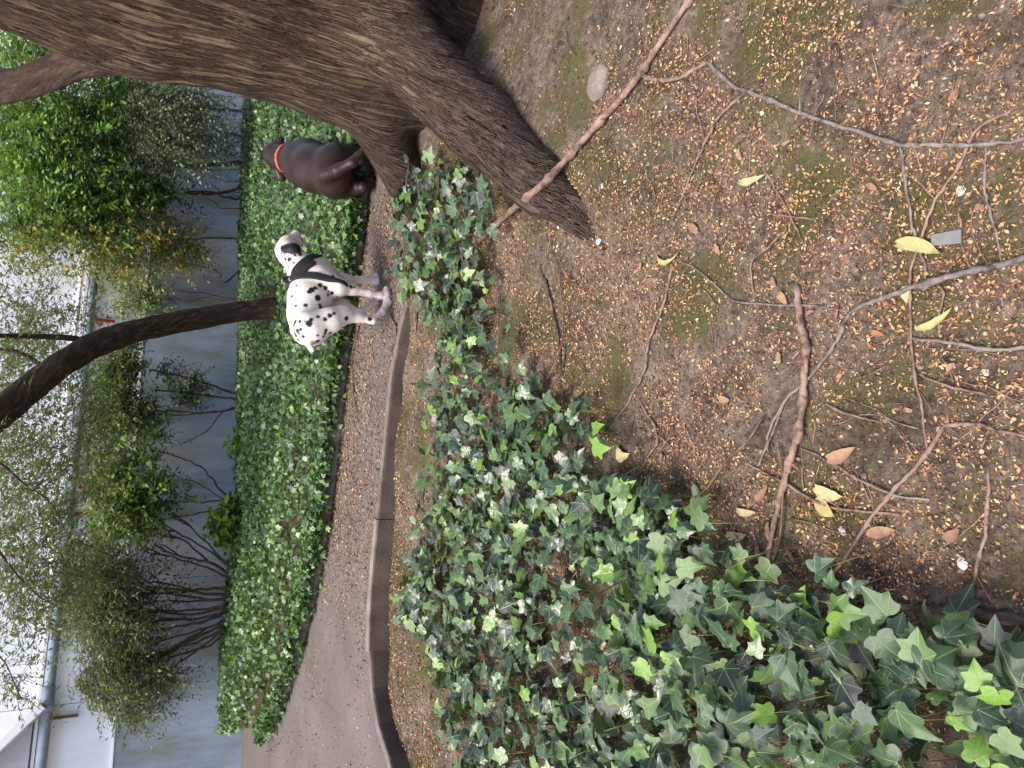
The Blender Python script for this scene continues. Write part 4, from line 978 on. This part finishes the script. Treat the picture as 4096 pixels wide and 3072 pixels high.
twig('dark twig leaning on the left buttress root', [(1650, 650), (1645, 700), (1640, 760), (1638, 850)], .004, .006, 'twigd', .03, shift=np.array([-.02, -.12, .06]))

# ================================================================== FALLEN LEAVES AND SCRAPS
BR_T = []; BR_F = []
for i in range(9):
    t = i / 8; wdt = .13 * math.sin(math.pi * min(1, .12 + .9 * t)) ** .8 + .004
    for s in (-1, 0, 1): BR_T.append((s * wdt, t - .5, .06 * abs(s)))
for i in range(8):
    for j in range(2): BR_F.append((i * 3 + j, i * 3 + j + 1, (i + 1) * 3 + j + 1, (i + 1) * 3 + j))
BR_T = np.array(BR_T)
def bract(label, X, Y, X2, Y2, col, wide=1., bend=.1, arch=.15, lift=.006, name='fallen_leaf', cat='leaf', group='fallen dry leaves'):
    a = onground(X, Y, lift); b = onground(X2, Y2, lift); c = (a + b) / 2; ln = np.linalg.norm(b - a)
    V = BR_T.copy(); V[:, 0] *= wide; V[:, 0] += bend * (1 - (2 * V[:, 1]) ** 2); V[:, 2] += .09 * wide * n3(V * 3 + X, 3.1, 5) + arch * (1 - (2 * V[:, 1]) ** 2) * .5 + .02 * np.sin(V[:, 1] * 17)
    R = frames(np.array([[0, 0, 1.]]), (b - a)[None])[0]; V = (V * ln) @ R.T + c; V[:, 2] += .002
    me = raw(name, V, BR_F, True, np.array(col) * np.ones((len(V), 1)))
    return add(name, me, 'bract', label=label, cat=cat, group=group)
YEL = L(150, 142, 96); TAN = L(136, 106, 82); PAL = L(158, 146, 110); BRN = L(122, 92, 72)
def rq(x, y): return 2900 + x * .5424, 700 + y * .5424
for lab, a, b, c, wd_, bn in (
    ('pale yellow pod-like leaf under the long thin tan twig', rq(1262, 505), rq(1625, 590), YEL, 1.0, -.06),
    ('curved yellow-green leaf, the lone crescent beside the pale straight twig', rq(1405, 1140), rq(1690, 985), L(146, 144, 94), .75, .14),
    ('short cream leaf beneath the tan twig near the grey branch', rq(1335, 820), rq(1350, 945), PAL, 2.2, 0),
    ('twisted cream leaf at the top of the littered soil', rq(110, 55), rq(315, 0), PAL, .8, .1),
    ('crisp tan leaf touching the end of the thick brown stick', rq(400, 860), rq(470, 960), TAN, 1.6, 0),
    ('rust brown curled leaf below the grey branch', rq(1080, 1160), rq(1185, 1185), L(140, 96, 68), 1.4, 0),
    ('arched pale leaf at the far end of the thin fork', (2630, 1020), (2725, 1010), YEL, .6, .3)):
    bract(lab, *a, *b, c, wd_, bn)
for lab, a, b, c, wd_, bn in (
    ('large crumpled tan leaf between the thick stick and bent twig', r6((1420, 240))[0], r6((1535, 190))[0], TAN, 1.5, .1),
    ('cluster of cream seed leaves on dark soil near the bent twig', r6((1370, 350))[0], r6((1490, 390))[0], L(160, 148, 108), 1.6, .1),
    ('yellow seed leaf beneath the cream leaf cluster', r6((1380, 390))[0], r6((1460, 470))[0], L(146, 132, 82), 2., .1),
    ('cream V-shaped leaf on soil right of the ivy tip', r6((580, 190))[0], r6((625, 215))[0], PAL, 2., .3),
    ('long tan leaf by the lower edge among brown litter', r6((1590, 540))[0], r6((1700, 525))[0], TAN, 1.4, 0),
    ('folded brown leaf on soil near the lower edge', r6((1890, 560))[0], r6((1960, 520))[0], BRN, 2.2, .1)):
    bract(lab, *a, *b, c, wd_, bn)
fl = np.random.default_rng(43)
for k in range(60):                                   # tan bracts lying in and under the ivy, and brown scraps on the soil
    if k < 40: X, Y = fl.uniform(2300, 3300), fl.uniform(2000, 2900)
    else: X, Y = fl.uniform(2500, 3950), fl.uniform(200, 2000)
    a = fl.random() * 6.28; ln = fl.uniform(45, 85) if k < 40 else fl.uniform(24, 52)
    bract('narrow tan leaf lying in the shade under the near ivy' if k < 40 else 'small brown leaf scrap lost in the soil litter', X, Y, X + ln * math.cos(a), Y + ln * math.sin(a),
          (TAN, PAL, YEL, BRN)[fl.integers(0, 4)] if k < 40 else (TAN, BRN)[fl.integers(0, 2)], fl.uniform(1., 1.6) if k < 40 else fl.uniform(1.4, 2.4), fl.uniform(-.15, .15),
          name='dry_leaf', group='tan leaves under the ivy' if k < 40 else 'brown leaf scraps')
def scrap(label, X, Y, rpx, mat='paper', flat=.22, name='paper_scrap', cat='scrap', n=9, seed=0, group=None):
    rr = np.random.default_rng(seed + int(X) * 7 + int(Y)); c = onground(X, Y, 0); r_ = rpx * ((c - CAM) @ FW) / F
    V = [(0, 0, r_ * flat)]; 
    for ring, rad_ in ((1, .55), (2, 1.)):
        for i in range(n):
            a = i * 6.2832 / n; q = r_ * rad_ * (.6 + .7 * rr.random()); V.append((q * math.cos(a), q * math.sin(a), r_ * flat * (.9 - .8 * (ring - 1)) * (.4 + rr.random()) * .8))
    Fa = [(0, 1 + i, 1 + (i + 1) % n) for i in range(n)] + [(1 + i, 1 + n + i, 1 + n + (i + 1) % n, 1 + (i + 1) % n) for i in range(n)]
    V = np.array(V) + c + [0, 0, .002]
    return add(name, pym(name, V, Fa), mat, label=label, cat=cat, group=group)
for lab, X, Y, rp in (('white scrap beside the tip of the big root', 2395, 965, 22), ('white scrap left of the big root near the stick end', 2235, 905, 15), ('crumpled white scrap at the ivy edge by the thick stick', 2960, 2190, 28),
                      ('white fluff on moss left of the bent twig', 3372, 2125, 26), ('grey-white fluff near the lower left of the soil', 3850, 2255, 34), ('white folded scrap near the pale straight twig', 3945, 1492, 20),
                      ('white scrap below the lichened stick in front of the root', 2410, 745, 15), ('pair of white flecks above the soil middle', 2500, 728, 11), ('small white scrap on moss near the grey twig', 3048, 455, 14),
                      ('bright white speck beside the straight dark twig', 2590, 1060, 9), ('white petal-like scrap on mossy soil by the ivy', 2230, 985, 9), ('bird dropping-like white patch near the stone', 2485, 190, 10), ('white scrap at the upper edge of the soil', 2060, 40, 9),
                      ('cream torn scrap at the lower right of the soil', 3845, 765, 24)):
    scrap(lab, X, Y, rp * .75)
# flat stone, grey shard, rolled leaf
c = onground(2400, 335, 0); rr = np.random.default_rng(9); V = norm(IC); 
import bmesh
bm = bmesh.new(); bmesh.ops.create_icosphere(bm, subdivisions=3, radius=1)
for v in bm.verts:
    q = v.co; k = 1 + .25 * float(vn(q.x * 2 + 5, q.y * 2 + q.z * 1.7, 3)) + .1 * float(vn(q.x * 5, q.y * 5 + q.z * 3, 4)); v.co = (q.x * .062 * k, q.y * .05 * k, q.z * .03 * k)
me = bpy.data.meshes.new('stone'); bm.to_mesh(me); bm.free()
for p in me.polygons: p.use_smooth = True
o = add('stone', me, 'rock', label='low rounded stone half sunk in the soil right of the roots', cat='stone'); o.location = c + [0, 0, .004]
c = onground(3795, 958, 0); a = onground(3820, 930, 0)
V = [(-.013, -.03, 0), (.014, -.028, 0), (.012, .03, 0), (-.011, .026, 0)]; V = [np.array(q) + c + [0, 0, .006] for q in V]; V = V + [q + [0, 0, .006] for q in V]
add('stone_shard', pym('stone_shard', V, BOXF, bevel=.0015), 'shard', label='flat grey shard half under the pale yellow pod-like leaf', cat='shard')
a, b = onground(2775, 1935, .014), onground(2800, 2045, .014); Q = np.array([a * (1 - t) + b * t for t in np.linspace(0, 1, 7)])
me = tube('rolled_leaf', Q, [.004, .011, .013, .014, .013, .010, .003], 10, .15, twr)
at = me.color_attributes.new('col', 'FLOAT_COLOR', 'POINT'); at.data.foreach_set('color', np.tile([*L(120, 128, 104), 1], len(me.vertices)).astype(np.float32))
add('rolled_leaf', me, 'bract', label='rolled grey-green leaf on the soil right of the ivy', cat='leaf')

# ================================================================== DOGS
class Dog:
    def __init__(s, a, ground, lat, x0=0.):
        s.ex = np.array([math.cos(a), math.sin(a), 0]); s.ey = np.array([-math.sin(a), math.cos(a), 0])
        s.O = np.asarray(ground) - lat * s.ey - x0 * s.ex; s.O[2] = 0
    def loc(s, w): w = np.asarray(w) - s.O; return np.stack([w @ s.ex, w @ s.ey, w[..., 2]], -1)
    def J(s, X, Y, l): return s.loc(onplane(X, Y, s.O + l * s.ey, s.ey))          # on a plane parallel to the dog's flank
    def K(s, X, Y, x): return s.loc(onplane(X, Y, s.O + x * s.ex, s.ex))          # on a plane across the dog
    def mat(s): return Matrix([[s.ex[r], s.ey[r], (0, 0, 1)[r], s.O[r]] for r in range(3)] + [[0, 0, 0, 1]])
def dog_mesh(prims, h, pad=.05):
    P = np.array([q[i] for q in prims for i in (0, 1)]); R_ = max(max(q[2], q[3]) for q in prims)
    lo = P.min(0) - R_ - .02; hi = P.max(0) + R_ + .02; lo = np.array([lo[0], lo[1], max(lo[2], -.02)]); Gd = grid(lo, hi, h)
    d = sdf(Gd, prims); return Gd, d, lo
def child(name, me, mat, root): return add(name, me, mat, root)
def ball(name, c, r, sc=(1, 1, 1)):
    b_ = bmesh.new(); bmesh.ops.create_icosphere(b_, subdivisions=3, radius=r)
    for v in b_.verts: v.co = Vector((v.co.x * sc[0] + c[0], v.co.y * sc[1] + c[1], v.co.z * sc[2] + c[2]))
    me = bpy.data.meshes.new(name); b_.to_mesh(me); b_.free()
    for p in me.polygons: p.use_smooth = True
    return me

# ---- spotted dog
D = Dog(rad(32), onz(1566, 1192), -.07); J = D.J
def zt_(p, z): p = np.array(p); p[2] = z; return p
hp = zt_(J(1566, 1210, -.065), .024); fp = zt_(J(1556, 1178, -.06), .024); ffp = zt_(J(1518, 1124, .07), .022); fhp = zt_(J(1503, 1196, .08), .022)
def toe(p, dx=.035): return p + np.array([dx, 0, -.004])
PD = [
    (J(1252, 1120, 0), J(1238, 1200, 0), .112, .104, .05, .85),
    (J(1238, 1200, 0), J(1222, 1262, 0), .104, .082, .05, .85),
    (J(1222, 1262, 0), J(1232, 1318, 0), .082, .080, .05, .85),
    (J(1280, 1112, 0), J(1270, 1085, 0), .100, .085, .05, .85),
    (J(1232, 1318, -.03), J(1258, 1330, -.03), .074, .06, .04),
    (J(1232, 1318, .05), J(1262, 1326, .06), .074, .06, .04),
    # neck and head
    (J(1222, 1098, 0), J(1172, 1030, 0), .086, .060, .05),
    (J(1172, 1030, 0), J(1150, 1004, 0), .060, .060, .03),
    (J(1150, 1000, 0), J(1152, 978, 0), .058, .050, .03),
    (J(1160, 972, 0), J(1184, 938, 0), .036, .026, .025),
    (J(1186, 985, 0), J(1216, 960, 0), .022, .013, .02),
    # ears
    (J(1136, 998, -.05), J(1178, 992, -.074), .020, .034, .012, .5),
    (J(1128, 1022, .05), J(1122, 1048, .06), .014, .020, .012, .6),
    # near foreleg
    (J(1285, 1118, -.05), J(1352, 1150, -.075), .072, .050, .04),
    (J(1352, 1150, -.075), J(1410, 1160, -.07), .042, .028, .025),
    (J(1410, 1160, -.07), J(1478, 1174, -.066), .027, .019, .02),
    (J(1478, 1174, -.066), J(1520, 1182, -.062), .020, .017, .015),
    (J(1520, 1182, -.062), fp, .019, .022, .015), (fp, toe(fp), .024, .018, .012),
    # far foreleg
    (J(1320, 1112, .05), J(1385, 1125, .072), .060, .040, .04),
    (J(1385, 1125, .072), J(1450, 1118, .072), .030, .018, .02), (J(1450, 1118, .072), ffp, .021, .020, .015), (ffp, toe(ffp), .024, .018, .012),
    # near hind leg
    (J(1245, 1308, -.06), J(1322, 1280, -.08), .076, .062, .04),
    (J(1322, 1280, -.08), J(1372, 1258, -.085), .062, .046, .03),
    (J(1372, 1262, -.09), J(1430, 1268, -.085), .044, .028, .03),
    (J(1430, 1268, -.085), J(1490, 1282, -.08), .027, .018, .02),
    (J(1490, 1282, -.08), J(1528, 1248, -.072), .020, .016, .012), (J(1528, 1248, -.072), hp, .018, .021, .015), (hp, toe(hp), .024, .018, .012),
    # far hind leg
    (J(1260, 1300, .07), J(1355, 1225, .09), .080, .050, .04),
    (J(1355, 1225, .09), J(1440, 1252, .085), .046, .022, .03), (J(1440, 1252, .085), fhp, .021, .019, .015), (fhp, toe(fhp), .023, .017, .012),
    # tail
    (J(1195, 1318, 0), J(1222, 1352, -.02), .032, .023, .025), (J(1222, 1352, -.02), J(1248, 1398, -.05), .023, .015, .02),
]
Gd, dd_, lo = dog_mesh(PD, .0058)
V, Fa = nets(dd_, lo, .0058)
DR = empty('spotted_dog', tuple(D.O), label='white dog with black spots in a black harness standing on the path', cat='dog'); DR.rotation_euler = (0, 0, rad(32))
Vw = V[:, 0:1] * D.ex + V[:, 1:2] * D.ey + V[:, 2:3] * np.array([0, 0, 1.]) + D.O
bvh = BVHTree.FromPolygons([tuple(v) for v in Vw], [tuple(f) for f in Fa])
SP = [(670, 855, 28), (640, 880, 28), (710, 835, 22), (745, 960, 35), (590, 1048, 22), (470, 1058, 14), (420, 938, 16), (765, 1050, 20), (785, 1085, 28), (865, 920, 18), (915, 900, 22), (870, 880, 10), (830, 835, 25), (770, 800, 25),
      (930, 690, 16), (830, 720, 16), (795, 680, 12), (350, 1185, 18), (465, 1250, 25), (520, 1248, 20), (447, 1297, 20), (580, 1243, 12), (635, 1275, 35), (660, 1220, 26), (745, 1185, 22), (830, 1220, 20), (885, 1168, 26), (940, 1143, 20),
      (1095, 1213, 25), (490, 1360, 25), (530, 1345, 22), (510, 1398, 14), (560, 1433, 20), (455, 1390, 15), (470, 1420, 20), (840, 1360, 22), (830, 1395, 18), (810, 1432, 18), (740, 1418, 16), (890, 1390, 22), (740, 1490, 25), (1150, 820, 20),
      (1190, 825, 12), (1380, 1215, 25), (1480, 1225, 18), (460, 430, 20), (525, 420, 25), (390, 480, 25), (340, 480, 20), (420, 405, 18), (485, 570, 30), (540, 510, 15), (445, 525, 15), (630, 460, 20), (385, 580, 15), (430, 640, 16),
      (330, 420, 12), (300, 410, 10), (370, 232, 9), (445, 240, 9), (400, 212, 11), (300, 360, 10), (975, 940, 15), (360, 1270, 14), (400, 1370, 18), (500, 1470, 16), (430, 1420, 20), (350, 1000, 10), (480, 160, 8), (520, 150, 8), (560, 380, 14), (600, 430, 12), (480, 805, 10), (410, 860, 10)]
blk = np.zeros(len(V)); pr = np.random.default_rng(3)
cen = []
for (x, y, r_) in SP:
    v = ray(1030 + x * .3255, 880 + y * .3255); hit = bvh.ray_cast(Vector(CAM), Vector(v))
    if hit[0] is not None: cen.append((np.array(hit[0]), r_ * .3255 * ((np.array(hit[0]) - CAM) @ FW) / F * 1.32))
fs = np.where((V[:, 1] > .05))[0]
for i in pr.choice(fs, 60): cen.append((Vw[i], pr.uniform(.006, .016)))
for c, r_ in cen:
    q = Vw - c; dd2 = np.linalg.norm(q, axis=1); wob = 1 + .5 * n3(Vw + c, 60, 7)
    blk = np.maximum(blk, 1 - sst(.72, 1.12, dd2 / (r_ * wob)))
for e in PD[11:13]: blk = np.maximum(blk, sst(.004, -.004, seg(V.astype(np.float32), e[0], e[1], e[2] + .006, e[3] + .006, e[5])))
nosep = J(1192, 928, 0); blk = np.maximum(blk, 1 - sst(.012, .02, np.linalg.norm(V - nosep, axis=1)))
pinkm = np.clip(1 - np.linalg.norm(V - J(1300, 1225, -.06), axis=1) / .05, 0, 1) * .4
wht = np.array(L(206, 196, 189)) * (1 + .08 * n3(V, 12, 4))[:, None]; wht = wht * (1 - pinkm[:, None]) + np.array(L(196, 160, 150)) * pinkm[:, None]
col = wht * (1 - blk[:, None]) + np.array(L(24, 22, 23)) * blk[:, None]
child('body', raw('body', V, Fa, True, col), 'dal', DR)
# harness: bands hugging the body
def band(p, q, w0, w1):
    A = np.array([p[0], p[2]], np.float32); Bq = np.array([q[0], q[2]], np.float32); X2 = Gd[..., [0, 2]]; d = Bq - A
    t = np.clip(((X2 - A) @ d) / float(d @ d), 0, 1); return np.sqrt(((X2 - A - t[..., None] * d) ** 2).sum(-1)) - (w0 + (w1 - w0) * t)
trunk_d = sdf(Gd, PD[:8] + [PD[13], PD[19]])
hr = np.minimum(band(J(1160, 1128, 0), J(1365, 1190, 0), .022, .012), band(J(1175, 1108, 0), J(1268, 1040, 0), .022, .020))
hr = np.minimum(hr, band(J(1190, 1118, 0), J(1230, 1100, 0), .026, .022))
hv = np.maximum(trunk_d - .010, hr)
V, Fa = nets(hv.astype(np.float32), lo, .0058); HA = child('harness', raw('harness', V, Fa), 'webbing', DR)
hA = J(1163, 1108, 0); hB = J(1160, 1135, 0); mid = (hA + hB) / 2 + [0, 0, .035]
child('handle', tube('handle', crom(np.array([hA, (hA + mid) / 2 + [0, 0, .014], mid, (hB + mid) / 2 + [0, 0, .014], hB]), 4), .007, 8), 'webbing', HA)
child('ring', tube('ring', crom(np.array([J(1172, 1120, -.03) + [.012 * math.cos(t), -.004, .012 * math.sin(t) + .01] for t in np.linspace(0, 6.0, 9)]), 2), .0018, 6), 'metal', HA)
child('nose', ball('nose', J(1191, 926, 0), .0135, (1, 1.1, .85)), 'black', DR)
child('tongue', ball('tongue', J(1206, 962, -.008), .017, (1.4, .8, .55)), 'pink', DR)
for sgn in (-1, 1): child('eye', ball('eye', J(1151, 966, .03 * sgn), .0075), 'black', DR)
del Gd, dd_

# ---- chocolate dog seen from behind
D2 = Dog(rad(64), onz(1502, 730), .085); K = D2.K
lf = zt_(K(1500, 730, 0.), .026); rf = zt_(K(1478, 652, .03), .026)
PB = [
    (K(1330, 690, .02), K(1268, 676, .20), .125, .135, .07), (K(1268, 676, .20), K(1222, 654, .42), .135, .140, .07),
    (K(1222, 654, .42), K(1215, 640, .52), .138, .110, .07), (K(1200, 645, .48), K(1140, 632, .60), .105, .080, .05),
    (K(1140, 632, .60), K(1108, 622, .68), .080, .086, .03), (K(1106, 622, .68), K(1120, 612, .76), .072, .050, .03), (K(1122, 612, .76), K(1140, 602, .86), .046, .036, .03),
    (K(1098, 664, .66), K(1126, 706, .64), .022, .036, .015), (K(1096, 582, .68), K(1122, 564, .68), .020, .030, .015),
    # hind legs
    (K(1345, 735, .03), K(1395, 750, .06), .098, .070, .05), (K(1395, 750, .06), K(1452, 748, -.05), .066, .033, .03), (K(1452, 748, -.05), lf, .030, .024, .02), (lf, lf + [.05, 0, -.004], .030, .022, .015),
    (K(1345, 635, .04), K(1395, 625, .08), .098, .070, .05), (K(1395, 625, .08), K(1445, 640, -.03), .066, .033, .03), (K(1445, 640, -.03), rf, .030, .024, .02), (rf, rf + [.05, 0, -.004], .030, .022, .015),
    # fore legs
    (K(1250, 700, .45), zt_(K(1350, 712, .46), .2), .075, .04, .05), (zt_(K(1350, 712, .46), .2), zt_(K(1400, 712, .46), .03), .036, .026, .02),
    (K(1250, 612, .45), zt_(K(1350, 610, .46), .2), .075, .04, .05), (zt_(K(1350, 610, .46), .2), zt_(K(1400, 610, .46), .03), .036, .026, .02),
    # tail
    (K(1302, 700, -.07), K(1350, 682, -.15), .040, .036, .03), (K(1350, 682, -.15), K(1410, 650, -.19), .036, .028, .02), (K(1410, 650, -.19), K(1450, 602, -.19), .028, .017, .02),
]
Gd, dd_, lo = dog_mesh(PB, .0075); V, Fa = nets(dd_, lo, .0075)
BR = empty('brown_dog', tuple(D2.O), label='chocolate brown dog with orange collar walking away behind the tree root', cat='dog'); BR.rotation_euler = (0, 0, rad(64))
child('body', raw('body', V, Fa), 'choc', BR)
ca = K(1165, 638, .555); cb = K(1128, 630, .63); ax_ = norm(cb - ca); cm = ca * .6 + cb * .4
neck = sdf(Gd, PB[3:5]); pl_ = np.abs((Gd - cm.astype(np.float32)) @ ax_.astype(np.float32)) - .010
V, Fa = nets(np.maximum(neck - .009, pl_).astype(np.float32), lo, .0075); CO = child('collar', raw('collar', V, Fa), 'orange', BR)
child('name_tag', ball('name_tag', K(1144, 566, .62), .012, (1, .5, 1)), 'bluetag', CO)
del Gd, dd_
